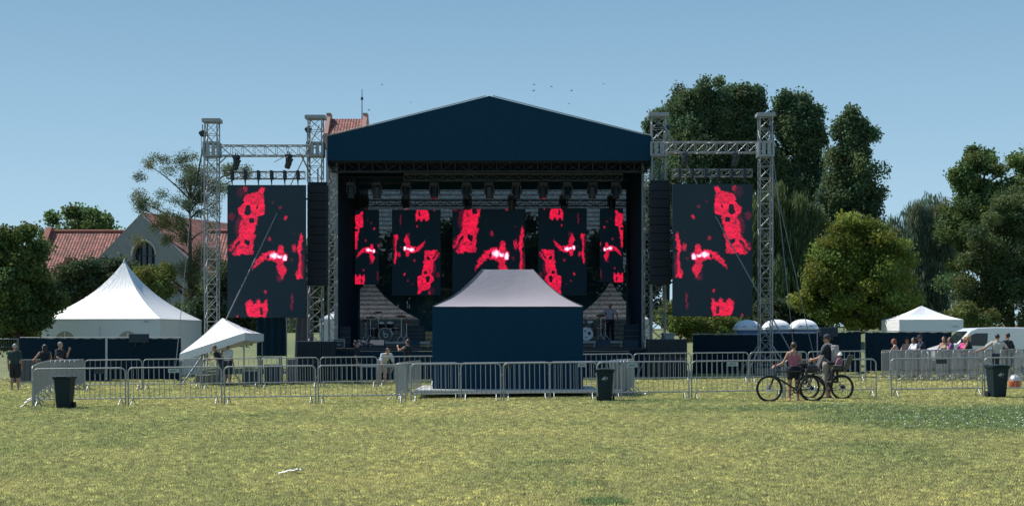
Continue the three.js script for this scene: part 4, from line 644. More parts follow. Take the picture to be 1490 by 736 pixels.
// ---------------------------------------------------------------- van
{
  const d = 62, c = gd(1480, d), t = thing('white_van', 'white panel van parked behind the spectators', 'van', c), k = d / F;
  const X = (x) => Xat(x, d) - c.x, Y = (y) => Yat(y, d) - c.y;
  const paint = mat(0.68, 0.70, 0.73, { clearcoat: 0.6, roughness: 0.35 }), glass = mat(0.012, 0.02, 0.03, { roughness: 0.06 });
  const top = Y(479), nose = X(1357), rear = nose + 5.3, hood0 = Y(509), hood1 = Y(501);
  const prof = [[nose, 0.35], [nose - 0.02, 0.75], [nose + 0.1, hood0], [nose + 0.88, hood1], [nose + 1.42, top - 0.12], [nose + 1.7, top - 0.01], [nose + 2.4, top + 0.02], [rear - 0.12, top], [rear, top - 0.15], [rear + 0.02, 0.4]];
  const g = extrude(prof, 1.8, 0.06); g.translate(0, 0, -0.9); part('body', g, paint, t);
  part('side_window', extrude([[nose + 1.04, hood1 - 0.04], [nose + 1.46, top - 0.24], [nose + 1.62, top - 0.18], [nose + 2.14, top - 0.18], [nose + 2.12, hood1 + 0.1], [nose + 1.98, hood1 - 0.06]], 0.012).translate(0, 0, 0.965), glass, t);
  part('windshield', quadg(V(nose + 0.9, hood1 + 0.03, 0.8), V(nose + 0.9, hood1 + 0.03, -0.8), V(nose + 1.4, top - 0.14, -0.74), V(nose + 1.4, top - 0.14, 0.74)).translate(-0.075, 0.05, 0), glass, t);
  const dr = part('door', extrude([[nose + 1.0, 0.5], [nose + 2.15, 0.5], [nose + 2.2, hood1 - 0.09], [nose + 1.0, hood1 - 0.09]], 0.008).translate(0, 0, 0.963), paint, t); part('door_handle', boxg(0.2, 0.04, 0.03, nose + 1.95, hood1 - 0.22, 0.985), M.blackBox, dr);
  part('wing_mirror', rbox(0.14, 0.28, 0.2, nose + 1.0, hood1 + 0.12, 1.1, 0.05), M.blackBox, t);
  part('headlight', rbox(0.35, 0.2, 0.12, nose + 0.2, hood0 - 0.12, 0.88, 0.05), M.white, t);
  for (const wx of [nose + 0.95, rear - 1.05]) for (const s of [-1, 1]) { const w = part('wheel', new THREE.CylinderGeometry(0.33, 0.33, 0.22, 24).rotateX(Math.PI / 2).translate(wx, 0.33, s * 0.87), M.rubber, t); part('rim', new THREE.CylinderGeometry(0.2, 0.2, 0.02, 16).rotateX(Math.PI / 2).translate(wx, 0.33, s * 0.985), M.alu, w); }
  part('bumper', rbox(0.3, 0.3, 1.8, nose + 0.05, 0.45, 0, 0.08), M.blackBox, t); part('sill_trim', boxg(3.0, 0.14, 0.03, nose + 2.9, 0.55, 0.975), M.blackBox, t);
}
// ---------------------------------------------------------------- wheeled bins
{
  const h = 0.93;
  const mk = () => {
    const t = thing('wheeled_bin', '', 'bin'), bt = 0.17, tp = 0.225;
    const g = new RoundedBoxGeometry(1, 1, 1, 3, 0.06), p = g.attributes.position; for (let i = 0; i < p.count; i++) { const y = p.getY(i) + 0.5, s = 2 * (bt + (tp - bt) * y); p.setXYZ(i, p.getX(i) * s, 0.04 + y * 0.8, p.getZ(i) * s * 1.1); } g.computeVertexNormals(); part('body', g, M.binPlastic, t);
    part('rim', rbox(0.49, 0.06, 0.54, 0, 0.84, 0, 0.02), M.binPlastic, t);
    const lid = new THREE.SphereGeometry(1, 20, 6, 0, 6.2832, 0, Math.PI / 2); lid.scale(1, 1, 1); const q = lid.attributes.position; for (let i = 0; i < q.count; i++) { const x = q.getX(i), z = q.getZ(i), m = Math.max(Math.abs(x), Math.abs(z)), r = Math.hypot(x, z), f = m > 1e-4 ? Math.pow(r / m, 0.85) : 1; q.setXYZ(i, x * f * 0.245, 0.87 + q.getY(i) * 0.055, z * f * 0.28); } lid.computeVertexNormals();
    const L = part('lid', [lid, rbox(0.5, 0.03, 0.56, 0, 0.875, 0, 0.01)], M.binPlastic, t); part('lid_grip', rbox(0.3, 0.035, 0.05, 0, 0.885, 0.29, 0.012), M.binPlastic, L);
    part('handle', tubeg([V(-0.2, 0.84, -0.26), V(-0.19, 0.88, -0.33), V(0, 0.89, -0.34), V(0.19, 0.88, -0.33), V(0.2, 0.84, -0.26)], 0.018, 16, 6), M.binPlastic, t);
    for (const s of [-1, 1]) { const w = part('wheel', new THREE.CylinderGeometry(0.1, 0.1, 0.05, 18).rotateZ(Math.PI / 2).translate(s * 0.215, 0.1, -0.16), M.rubber, t); part('hub', new THREE.CylinderGeometry(0.05, 0.05, 0.056, 12).rotateZ(Math.PI / 2).translate(s * 0.215, 0.1, -0.16), M.binPlastic, w); }
    part('axle', cylg(V(-0.2, 0.1, -0.16), V(0.2, 0.1, -0.16), 0.012), M.alu, t);
    part('front_skid', rbox(0.3, 0.06, 0.08, 0, 0.03, 0.12, 0.015), M.binPlastic, t);
    return t;
  };
  const logo = (t) => { const e = extrude([[-0.08, -0.02], [-0.07, 0.02], [0.005, 0.075], [0.012, 0.075], [0.02, -0.02]], 0.003), e2 = extrude([[0.04, 0.0], [0.045, 0.045], [0.075, 0.05], [0.07, 0.0]], 0.003); const g = merge([e, e2]); g.rotateX(-0.06); g.translate(0.0, 0.63, 0.2425); part('emblem', g, mat(0.32, 0.34, 0.36), t); const e3 = extrude([[-0.06, -0.05], [0.09, -0.05], [0.09, -0.04], [-0.06, -0.04]], 0.003).rotateX(-0.06).translate(0, 0.63, 0.2425); part('emblem_lettering', e3, mat(0.10, 0.11, 0.13), t); };
  const a = mk(); const p1 = gp(93, 595.5); a.position.copy(p1); a.userData.label = 'plain dark wheeled bin at the corner where the barrier line turns back'; 
  const b = copyOf(a, gp(881, 585), -0.12, 'dark wheeled bin with pale emblem beside the grey-roofed tent'); logo(b);
  const c = copyOf(a, gp(1452, 579.5), 0.1, 'dark wheeled bin with pale emblem in front of the waiting spectators'); logo(c);
  for (const o of [a, b, c]) { const s = 50 * -o.position.z / F / 0.93; o.scale.setScalar(s); }
}
// ---------------------------------------------------------------- drum kits on risers
function riser(x0, x1, y, d, label) { const a = V(Xat((x0 + x1) / 2, d), 1.35, -d), w = (x1 - x0) * d / F, h = Yat(y, d) - 1.35, t = thing('drum_riser', label, 'platform', a); part('deck', boxg(w, 0.06, 2.2, 0, h - 0.035, -1.1), M.blackBox, t); part('edge_profile', boxg(w, 0.1, 0.03, 0, h - 0.05, 0.02), mat(0.30, 0.33, 0.35, { metalness: 0.3, roughness: 0.5 }), t); for (const u of [-0.47, -0.12, 0.2, 0.47]) part('leg', boxg(0.06, h - 0.1, 0.06, u * w, (h - 0.1) / 2, -0.03), M.alu, t); return [a, h]; }
function drumKit(pos, label, shell, headM, emblem, mir = 1) {
  const t = thing('drum_kit', label, 'drum kit', pos), drum = (name, c, r, L, tilt, hm = headM, front = false) => { const g = new THREE.CylinderGeometry(r, r, L, 24, 1, true); const hd = new THREE.CircleGeometry(r * 0.97, 24).rotateX(-Math.PI / 2).translate(0, L / 2, 0), hoop = [new THREE.TorusGeometry(r, 0.014, 6, 28).rotateX(Math.PI / 2).translate(0, L / 2, 0), new THREE.TorusGeometry(r, 0.014, 6, 28).rotateX(Math.PI / 2).translate(0, -L / 2, 0)]; const put = (q) => { q.rotateX(tilt); q.translate(c.x, c.y, c.z); return q; }; const o = part(name, put(g), shell, t); part('drum_head', put(hd), hm, o); part('hoop', hoop.map(put), M.chrome, o); return o; };
  const bd = drum('bass_drum', V(0, 0.33, 0), 0.31, 0.45, Math.PI / 2);
  if (emblem) emblem(bd, V(0, 0.33, 0.232));
  drum('tom', V(-0.2, 0.78, -0.12), 0.15, 0.22, 0.35, M.white); drum('tom', V(0.2, 0.78, -0.12), 0.17, 0.24, 0.35, M.white); drum('floor_tom', V(mir * -0.62, 0.42, -0.45), 0.22, 0.4, 0.05, M.white); drum('snare_drum', V(mir * 0.42, 0.58, -0.5), 0.18, 0.14, 0.1, M.white);
  for (const [x, y, z, r] of [[-0.75, 1.15, -0.2, 0.23], [0.72, 1.2, -0.2, 0.25], [-0.4, 1.4, -0.5, 0.2], [0.95, 0.95, -0.5, 0.2], [-1.0, 1.0, -0.55, 0.22]]) { const st = part('cymbal_stand', [cylg(V(x, 0.2, z), V(x, y, z), 0.013), cylg(V(x, 0.35, z), V(x - 0.2, 0.0, z + 0.15), 0.012), cylg(V(x, 0.35, z), V(x + 0.2, 0.0, z + 0.15), 0.012), cylg(V(x, 0.35, z), V(x, 0.0, z - 0.22), 0.012)], M.chrome, t); part('cymbal', new THREE.LatheGeometry([[0, 0.03], [0.03, 0.028], [0.05, 0.014], [r, 0], [r, -0.003]].map((p) => new THREE.Vector2(...p)), 22).rotateX(0.25).translate(x, y, z), M.brass, st); }
  part('throne', [new THREE.CylinderGeometry(0.17, 0.17, 0.1, 16).translate(0, 0.5, -0.85), cylg(V(0, 0, -0.85), V(0, 0.5, -0.85), 0.025)], M.blackBox, t);
  return t;
}
{
  const [p1, h1] = riser(514, 626, 497, 66, 'drum riser with pale front edge carrying the dark drum kit');
  const pale = mat(0.42, 0.48, 0.52, { roughness: 0.5 }), blackHead = mat(0.02, 0.03, 0.04, { roughness: 0.4 });
  const bEmb = (o, c) => { const em = [new THREE.TorusGeometry(0.085, 0.026, 6, 24).scale(1, 1.05, 0.4).translate(c.x + 0.02, c.y - 0.05, c.z), cylg(V(c.x - 0.085, c.y + 0.17, c.z), V(c.x - 0.066, c.y - 0.04, c.z), 0.024, 0.028, 6), cylg(V(c.x - 0.12, c.y + 0.165, c.z), V(c.x - 0.07, c.y + 0.18, c.z), 0.018, 0.02, 6)]; part('emblem', em, pale, o); };
  drumKit(V(Xat(561, 66.7), p1.y + h1, -66.7), 'dark drum kit with a pale letter b on the bass drum', mat(0.02, 0.022, 0.026, { roughness: 0.3 }), blackHead, bEmb);
  const [p2, h2] = riser(840, 906, 496, 66, 'drum riser with pale front edge carrying the pale drum kit');
  const spot = (o, c) => { part('port_hole', new THREE.CylinderGeometry(0.075, 0.075, 0.01, 20).rotateX(Math.PI / 2).translate(c.x + 0.14, c.y + 0.03, c.z), M.blackBox, o); part('emblem_mark', [boxg(0.11, 0.05, 0.006, c.x - 0.06, c.y + 0.13, c.z), boxg(0.14, 0.035, 0.006, c.x - 0.02, c.y - 0.15, c.z)], mat(0.08, 0.11, 0.14), o); };
  drumKit(V(Xat(853, 66.7), p2.y + h2, -66.7), 'drum kit with a pale bass drum head behind the grey-roofed tent', mat(0.10, 0.11, 0.12, { roughness: 0.3 }), mat(0.55, 0.60, 0.64, { roughness: 0.5 }), spot, -1);
  // backline: amp rack, keyboards stand, mic stands, monitors, cymbal boom
  const amp = (x, y, w, h, d, l) => { const t = thing('amplifier_rack', l, 'amplifier', V(Xat(x, d), y, -d)); part('cabinet', rbox(w, h, 0.4, 0, h / 2, 0, 0.02), M.blackBox, t); for (let i = 1; i < 4; i++) part('shelf_edge', boxg(w + 0.02, 0.025, 0.02, 0, h * i / 4, 0.205), mat(0.12, 0.14, 0.15, { metalness: 0.4 }), t); };
  amp(920, 1.35, 0.75, 1.1, 66, 'black amplifier rack with pale shelf edges right of the pale drum kit'); amp(606, 1.35 + 0.3, 0.8, 0.75, 68, 'black amplifier cabinet on the riser beside the dark drum kit'); amp(502, 1.35, 0.5, 1.0, 65, 'black amplifier rack behind the flight case');
  const mic = (x, d, h, l) => { const t = thing('microphone_stand', l, 'microphone stand', V(Xat(x, d), 1.35, -d)); part('pole', cylg(V(0, 0, 0), V(0, h, 0), 0.012), M.steelDark, t); part('base', new THREE.CylinderGeometry(0.13, 0.14, 0.02, 16).translate(0, 0.01, 0), M.steelDark, t); part('boom', cylg(V(0, h, 0), V(0.3, h + 0.18, 0.25), 0.009), M.steelDark, t); part('microphone', new THREE.CapsuleGeometry(0.028, 0.1, 4, 8).rotateX(0.9).translate(0.3, h + 0.2, 0.27), M.blackBox, t); };
  mic(535, 63.2, 1.35, 'microphone stand at the stage front before the dark drum kit'); mic(610, 63.2, 1.3, 'microphone stand at the stage front next to the black amplifier cabinet'); mic(872, 63.2, 1.35, 'microphone stand at the stage front before the pale drum kit');
  const wedge = (x, l, g) => { const t = thing('monitor_wedge', l, 'loudspeaker', V(Xat(x, 62.7), 1.35, -62.7), 0, g); part('cabinet', extrude([[-0.25, 0], [0.25, 0], [0.25, 0.14], [0.02, 0.36], [-0.25, 0.36]], 0.6, 0.01).rotateY(-Math.PI / 2).translate(0.3, 0, 0), M.blackBox, t); };
  for (const x of [525, 549, 600]) wedge(x, 'black monitor wedge at the stage front before the dark drum kit', 'monitor wedges before the dark kit'); wedge(878, 'black monitor wedge at the stage front before the pale drum kit'); wedge(918, 'black monitor wedge at the stage front before the amplifier rack');
}
// equipment behind the rear barrier row
function equip(x0, x1, yb, h, d, label, m, nm = 'equipment_case') { const t = thing(nm, label, 'case', gd((x0 + x1) / 2, d)), w = (x1 - x0) * d / F; part('body', rbox(w, h, 0.6, 0, h / 2 + 0.1, 0, 0.02), m, t); part('edge_profile', [boxg(w + 0.02, 0.04, 0.04, 0, h + 0.1, 0.3), boxg(w + 0.02, 0.04, 0.04, 0, 0.12, 0.3), boxg(0.04, h, 0.04, -w / 2, h / 2 + 0.1, 0.3), boxg(0.04, h, 0.04, w / 2, h / 2 + 0.1, 0.3)], M.alu, t); for (const sx of [-1, 1]) part('castor', new THREE.CylinderGeometry(0.05, 0.05, 0.04, 12).rotateX(Math.PI / 2).translate(sx * (w / 2 - 0.08), 0.05, 0.24), M.rubber, t); }
equip(354, 377, 0, 0.55, 55, 'black flight case with metal edges on the grass under the leaning tent', M.blackBox); equip(386, 410, 0, 0.75, 56.5, 'black flight case on the grass below the black drape', M.blackBox); equip(420, 432, 0, 0.95, 57, 'narrow case on the grass beside the grey drape', M.greyCloth);
{ const t = thing('folding_table', 'grey folding table on the grass before the stage behind the barriers', 'table', gd(550, 57)); part('top', rbox(1.5, 0.05, 0.6, 0, 0.72, 0, 0.01), mat(0.30, 0.33, 0.35), t); for (const [sx, sz] of [[-1, -1], [1, -1], [1, 1], [-1, 1]]) part('leg', boxg(0.05, 0.7, 0.05, sx * 0.68, 0.35, sz * 0.24), M.alu, t); }
{ const t = thing('folding_table', 'dark table below the black drape behind the rear barriers', 'table', gd(392, 59)); part('top', rbox(1.0, 0.05, 0.6, 0, 1.12, 0, 0.01), mat(0.30, 0.33, 0.35), t); for (const [sx, sz] of [[-1, -1], [1, -1], [1, 1], [-1, 1]]) part('leg', boxg(0.05, 1.1, 0.05, sx * 0.44, 0.55, sz * 0.24), M.alu, t); }
// ---------------------------------------------------------------- bodies: distance fields meshed with surface nets
function netMesh(field, colorAt, min, max, cell) {
  const nx = Math.ceil((max[0] - min[0]) / cell) + 1, ny = Math.ceil((max[1] - min[1]) / cell) + 1, nz = Math.ceil((max[2] - min[2]) / cell) + 1, D = new Float32Array(nx * ny * nz), id = (i, j, k) => i + nx * (j + ny * k);
  for (let k = 0; k < nz; k++) for (let j = 0; j < ny; j++) for (let i = 0; i < nx;) { const v = field(min[0] + i * cell, min[1] + j * cell, min[2] + k * cell); const o = id(i, j, k); D[o] = v; i++; if (v > cell * 3) { let skip = Math.min(nx - i, Math.floor(v / cell) - 2); while (skip-- > 0) { D[id(i, j, k)] = v; i++; } } }
  const vid = new Int32Array(nx * ny * nz).fill(-1), pos = [], idx = [], E = [[0, 1], [2, 3], [4, 5], [6, 7], [0, 2], [1, 3], [4, 6], [5, 7], [0, 4], [1, 5], [2, 6], [3, 7]];
  for (let k = 0; k < nz - 1; k++) for (let j = 0; j < ny - 1; j++) for (let i = 0; i < nx - 1; i++) {
    const c = []; let m = 0; for (let q = 0; q < 8; q++) { const v = D[id(i + (q & 1), j + ((q >> 1) & 1), k + (q >> 2))]; c.push(v); if (v < 0) m |= 1 << q; }
    if (m === 0 || m === 255) continue; let sx = 0, sy = 0, sz = 0, n = 0;
    for (const [a, b] of E) { if ((c[a] < 0) === (c[b] < 0)) continue; const t = c[a] / (c[a] - c[b]); sx += (a & 1) + t * ((b & 1) - (a & 1)); sy += ((a >> 1) & 1) + t * (((b >> 1) & 1) - ((a >> 1) & 1)); sz += (a >> 2) + t * ((b >> 2) - (a >> 2)); n++; }
    vid[id(i, j, k)] = pos.length / 3; pos.push(min[0] + (i + sx / n) * cell, min[1] + (j + sy / n) * cell, min[2] + (k + sz / n) * cell);
  }
  const quad = (a, b, c, d, f) => { if (a < 0 || b < 0 || c < 0 || d < 0) return; if (f) idx.push(a, b, c, a, c, d); else idx.push(a, c, b, a, d, c); };
  for (let k = 1; k < nz - 1; k++) for (let j = 1; j < ny - 1; j++) for (let i = 1; i < nx - 1; i++) {
    const s = D[id(i, j, k)] < 0;
    if (s !== (D[id(i + 1, j, k)] < 0)) quad(vid[id(i, j - 1, k - 1)], vid[id(i, j, k - 1)], vid[id(i, j, k)], vid[id(i, j - 1, k)], s);
    if (s !== (D[id(i, j + 1, k)] < 0)) quad(vid[id(i - 1, j, k - 1)], vid[id(i - 1, j, k)], vid[id(i, j, k)], vid[id(i, j, k - 1)], s);
    if (s !== (D[id(i, j, k + 1)] < 0)) quad(vid[id(i - 1, j - 1, k)], vid[id(i, j - 1, k)], vid[id(i, j, k)], vid[id(i - 1, j, k)], s);
  }
  const N = [], Cc = [], e = cell * 0.5;
  for (let i = 0; i < pos.length; i += 3) { const [x, y, z] = [pos[i], pos[i + 1], pos[i + 2]]; let gx = field(x + e, y, z) - field(x - e, y, z), gy = field(x, y + e, z) - field(x, y - e, z), gz = field(x, y, z + e) - field(x, y, z - e); const l = Math.hypot(gx, gy, gz) || 1; N.push(gx / l, gy / l, gz / l); const c = colorAt(x, y, z); Cc.push(c[0], c[1], c[2]); }
  const g = new THREE.BufferGeometry(); g.setAttribute('position', new THREE.Float32BufferAttribute(pos, 3)); g.setAttribute('normal', new THREE.Float32BufferAttribute(N, 3)); g.setAttribute('color', new THREE.Float32BufferAttribute(Cc, 3)); g.setIndex(idx); return g;
}
// primitive: tapered capsule {a,b,ra,rb,c} or ellipsoid {e,r,c}
function dist(p, x, y, z) {
  if (p.e) { const X = x - p.e.x, Y = y - p.e.y, Z = z - p.e.z, r = p.r, k0 = Math.hypot(X / r.x, Y / r.y, Z / r.z), k1 = Math.hypot(X / (r.x * r.x), Y / (r.y * r.y), Z / (r.z * r.z)); return k1 < 1e-9 ? -Math.min(r.x, r.y, r.z) : k0 * (k0 - 1) / k1; }
  const bx = p.b.x - p.a.x, by = p.b.y - p.a.y, bz = p.b.z - p.a.z, X = x - p.a.x, Y = y - p.a.y, Z = z - p.a.z, t = Math.max(0, Math.min(1, (X * bx + Y * by + Z * bz) / (bx * bx + by * by + bz * bz + 1e-9))); return Math.hypot(X - bx * t, Y - by * t, Z - bz * t) - (p.ra + (p.rb - p.ra) * t);
}
function meshPrims(P, cell, k, paint) {
  const min = [9, 9, 9], max = [-9, -9, -9], pad = cell * 3;
  for (const p of P) { const pts = p.e ? [[p.e, Math.max(p.r.x, p.r.y, p.r.z)]] : [[p.a, p.ra], [p.b, p.rb]]; for (const [q, r] of pts) ['x', 'y', 'z'].forEach((ax, i) => { min[i] = Math.min(min[i], q[ax] - r - pad); max[i] = Math.max(max[i], q[ax] + r + pad); }); }
  const f = (x, y, z) => { let d = 9; for (const p of P) { const v = dist(p, x, y, z), kk = p.k ?? k, h = Math.max(0, kk - Math.abs(d - v)) / kk; d = Math.min(d, v) - h * h * kk * 0.25; } return d; };
  const col = (x, y, z) => { let b = 9, c = P[0].c; for (const p of P) { const v = dist(p, x, y, z) - (p.bias || 0); if (v < b) { b = v; c = p.c; } } return paint ? paint(x, y, z, c) : c; };
  return netMesh(f, col, min, max, cell);
}
const cap = (a, b, ra, rb, c, o) => ({ a, b, ra, rb, c, ...o });
const bodyMat = mat(1, 1, 1, { vertexColors: true, roughness: 0.8 });
const hairMats = {};
const SKIN = [0.42, 0.24, 0.17], SKIN2 = [0.36, 0.20, 0.14];
// person stands at pos facing turn (local +z forward); joints in metres for a 1.75 m figure
function person(o) {
  const { label, pos, turn = 0, h = 1.75, shirt = [0.02, 0.02, 0.025], pants = [0.02, 0.022, 0.03], shoe = [0.03, 0.03, 0.03], skin = SKIN, lean = 0, bow = 0, female = false, sleeve = 'short', legs = 'short', hair = [0.03, 0.022, 0.016], hairStyle = 'short', hat, headYaw = 0, headPitch = 0, group } = o;
  const t = thing('person', label, 'person', pos, turn, group), s = h / 1.75; t.scale.setScalar(s);
  const J = { hipL: V(0.09, 0.92, 0), hipR: V(-0.09, 0.92, 0), kneeL: V(0.11, 0.5, 0.015), kneeR: V(-0.11, 0.5, 0.015), ankL: V(0.12, 0.085, -0.015), ankR: V(-0.12, 0.085, -0.015), shL: V(female ? 0.165 : 0.19, 1.42, 0), shR: V(female ? -0.165 : -0.19, 1.42, 0), elL: V(0.24, 1.13, -0.03), elR: V(-0.24, 1.13, -0.03), wrL: V(0.25, 0.88, 0.06), wrR: V(-0.25, 0.88, 0.06), waist: V(0, 1.06, 0), chest: V(0, 1.32, 0.0), neck: V(0, 1.47, -0.01), head: V(0, 1.535, 0.005) };
  for (const k of Object.keys(J)) if (o.joints?.[k] && !['shL', 'shR', 'waist', 'chest', 'neck', 'head'].includes(k)) J[k] = V(...o.joints[k]);
  const rotH = (p, a) => { const y = p.y - 0.93, z = p.z; return V(p.x, 0.93 + y * Math.cos(a) - z * Math.sin(a), z * Math.cos(a) + y * Math.sin(a)); };
  for (const k of ['waist', 'chest', 'neck', 'head', 'shL', 'shR']) J[k] = rotH(J[k], lean);
  if (!o.joints?.elL) J.elL = rotH(J.elL, lean); if (!o.joints?.elR) J.elR = rotH(J.elR, lean); if (!o.joints?.wrL) J.wrL = rotH(J.wrL, lean); if (!o.joints?.wrR) J.wrR = rotH(J.wrR, lean);
  const up = rotH(V(0, 1.93, 0), lean).sub(V(0, 0.93, 0)), fw = V(0, -Math.sin(lean), Math.cos(lean)), P = [], sd = V(1, 0, 0);
  const at = (j, x, y, z) => J[j].clone().addScaledVector(sd, x).addScaledVector(up, y).addScaledVector(fw, z);
  const fit = female ? 0.88 : 1, longT = o.tank ? -0.05 : 0;
  // trunk
  P.push(cap(at('waist', 0.055, -0.02, 0), at('chest', 0.085 * fit, 0, 0.005), 0.105 * fit, 0.115 * fit, shirt), cap(at('waist', -0.055, -0.02, 0), at('chest', -0.085 * fit, 0, 0.005), 0.105 * fit, 0.115 * fit, shirt));
  P.push(cap(at('chest', 0.1 * fit, 0.06, -0.01), at('chest', -0.1 * fit, 0.06, -0.01), 0.085 * fit, 0.085 * fit, o.tank ? skin : shirt));
  if (female) P.push(cap(at('chest', 0.07, -0.04, 0.09), at('chest', -0.07, -0.04, 0.09), 0.06, 0.06, shirt));
  P.push(cap(J.shL.clone().addScaledVector(sd, -0.03), J.neck, 0.062, 0.05, o.tank ? skin : shirt), cap(J.shR.clone().addScaledVector(sd, 0.03), J.neck, 0.062, 0.05, o.tank ? skin : shirt));
  P.push(cap(J.neck, J.head.clone().addScaledVector(up, 0.04), 0.054, 0.05, skin));
  const hipW = female ? 0.125 : 0.115;
  P.push(cap(J.hipL.clone().add(V(-0.01, 0.03, -0.01)), J.hipR.clone().add(V(0.01, 0.03, -0.01)), hipW, hipW, pants), cap(V(0.06, 0.98, 0), at('waist', 0.05, -0.05, 0), 0.11, 0.105, o.hemLow ? shirt : pants), cap(V(-0.06, 0.98, 0), at('waist', -0.05, -0.05, 0), 0.11, 0.105, o.hemLow ? shirt : pants));
  // legs
  for (const S of ['L', 'R']) {
    const hp = J['hip' + S], kn = J['knee' + S], an = J['ank' + S], sg = S === 'L' ? 1 : -1;
    const lc = legs === 'long' ? pants : skin;
    P.push(cap(hp, kn, 0.088, 0.056, lc), cap(kn, kn.clone().lerp(an, 0.35), 0.055, 0.058, lc), cap(kn.clone().lerp(an, 0.35), an, 0.057, 0.038, lc));
    if (legs === 'short') P.push(cap(hp, hp.clone().lerp(kn, o.shortLen ?? 0.85), 0.108, 0.098, pants, { bias: 0.02 })); else P.push(cap(hp, kn, 0.098, 0.072, pants, { bias: 0.01 }), cap(kn, an, 0.07, 0.058, pants, { bias: 0.01 }));
    P.push(cap(an.clone().add(V(0, -0.035, -0.03)), an.clone().add(V(sg * 0.015, -0.048, 0.13)), 0.043, 0.034, shoe));
  }
  // arms
  for (const S of ['L', 'R']) {
    const sh = J['sh' + S], el = J['el' + S], wr = J['wr' + S];
    P.push(cap(sh, el, 0.048 * (female ? 0.88 : 1), 0.038, skin), cap(el, wr, 0.038, 0.026, skin));
    if (sleeve !== 'none') P.push(cap(sh, sh.clone().lerp(el, sleeve === 'long' ? 1 : 0.62), 0.064, sleeve === 'long' ? 0.05 : 0.062, shirt, { bias: 0.008 })); if (sleeve === 'long') P.push(cap(el, wr, 0.05, 0.036, shirt, { bias: 0.006 }));
  }
  const parts = [meshPrims(P, 0.019, 0.035)];
  // hands: palm, four fingers with a knuckle bend, thumb from the side of the palm
  for (const S of ['L', 'R']) {
    const el = J['el' + S], wr = J['wr' + S], al = wr.clone().sub(el).normalize(), sg = S === 'L' ? 1 : -1, curl = o.grip ? 1.0 : 0.35;
    let nrm = V(sg, 0, 0); if (Math.abs(nrm.dot(al)) > 0.8) nrm = V(0, 1, 0); nrm.addScaledVector(al, -nrm.dot(al)).normalize(); if (o.palmDown) { nrm = V(0, 1, 0); nrm.addScaledVector(al, -nrm.dot(al)).normalize(); } const side = al.clone().cross(nrm).normalize(), H = [], q = (a, b, c) => wr.clone().addScaledVector(al, a).addScaledVector(side, b).addScaledVector(nrm, c);
    H.push(cap(q(-0.01, 0, 0), q(0.04, 0, 0), 0.026, 0.026, skin));
    for (let f = 0; f < 4; f++) { const b = (f - 1.5) * 0.0195, L = [0.068, 0.078, 0.072, 0.056][f]; H.push(cap(q(0.02, b * 0.7, 0), q(0.078, b, 0), 0.013, 0.0115, skin)); const c1 = -Math.sin(curl * 0.6) * L * 0.5, k1 = Math.cos(curl * 0.6) * L * 0.5; H.push(cap(q(0.078, b, 0), q(0.078 + k1, b, c1), 0.0105, 0.0095, skin, { k: 0.006 }), cap(q(0.078 + k1, b, c1), q(0.078 + k1 + Math.cos(curl * 1.7) * L * 0.5, b * 0.95, c1 - Math.sin(curl * 1.7) * L * 0.5), 0.0095, 0.008, skin, { k: 0.006 })); }
    H.push(cap(q(0.02, 0.025, -0.004), q(0.05, 0.052, -0.014), 0.013, 0.011, skin, { k: 0.012 }), cap(q(0.05, 0.052, -0.014), q(0.078, 0.056, -0.026), 0.0105, 0.0085, skin, { k: 0.006 }));
    parts.push(meshPrims(H, 0.0055, 0.01));
  }
  // head, with face
  const hq = new THREE.Quaternion().setFromEuler(new THREE.Euler(headPitch + lean * 0.4 + bow, headYaw, 0, 'YXZ')), hc = J.head.clone(), hl = (x, y, z) => V(x, y, z).applyQuaternion(hq).add(hc);
  const LH = [{ e: V(0, 0.125, -0.012), r: V(0.076, 0.098, 0.094), c: skin }, { e: V(0, 0.06, 0.03), r: V(0.056, 0.07, 0.06), c: skin }, cap(V(0, 0.015, 0.05), V(0, 0.02, 0.062), 0.026, 0.02, skin), cap(V(0, 0.105, 0.082), V(0, 0.072, 0.102), 0.011, 0.014, skin, { k: 0.012 }), { e: V(0.077, 0.09, -0.01), r: V(0.012, 0.032, 0.02), c: skin, k: 0.008 }, { e: V(-0.077, 0.09, -0.01), r: V(0.012, 0.032, 0.02), c: skin, k: 0.008 }, cap(V(-0.035, 0.122, 0.074), V(0.035, 0.122, 0.074), 0.011, 0.011, skin, { k: 0.02 }), cap(V(-0.018, 0.042, 0.083), V(0.018, 0.042, 0.083), 0.008, 0.008, [skin[0] * 0.9, skin[1] * 0.55, skin[2] * 0.55], { k: 0.01 })];
  const hg = meshPrims(LH, 0.0075, 0.022, (x, y, z, c) => (z > 0.05 && Math.hypot(Math.abs(x) - 0.031, (y - 0.103) * 1.6) < 0.013 ? [0.03, 0.025, 0.02] : c)); hg.applyQuaternion(hq); hg.translate(hc.x, hc.y, hc.z); parts.push(hg);
  part('body', parts, bodyMat, t);
  const hm = hairMats[hair.join()] || (hairMats[hair.join()] = mat(...hair, { roughness: 0.55 }));
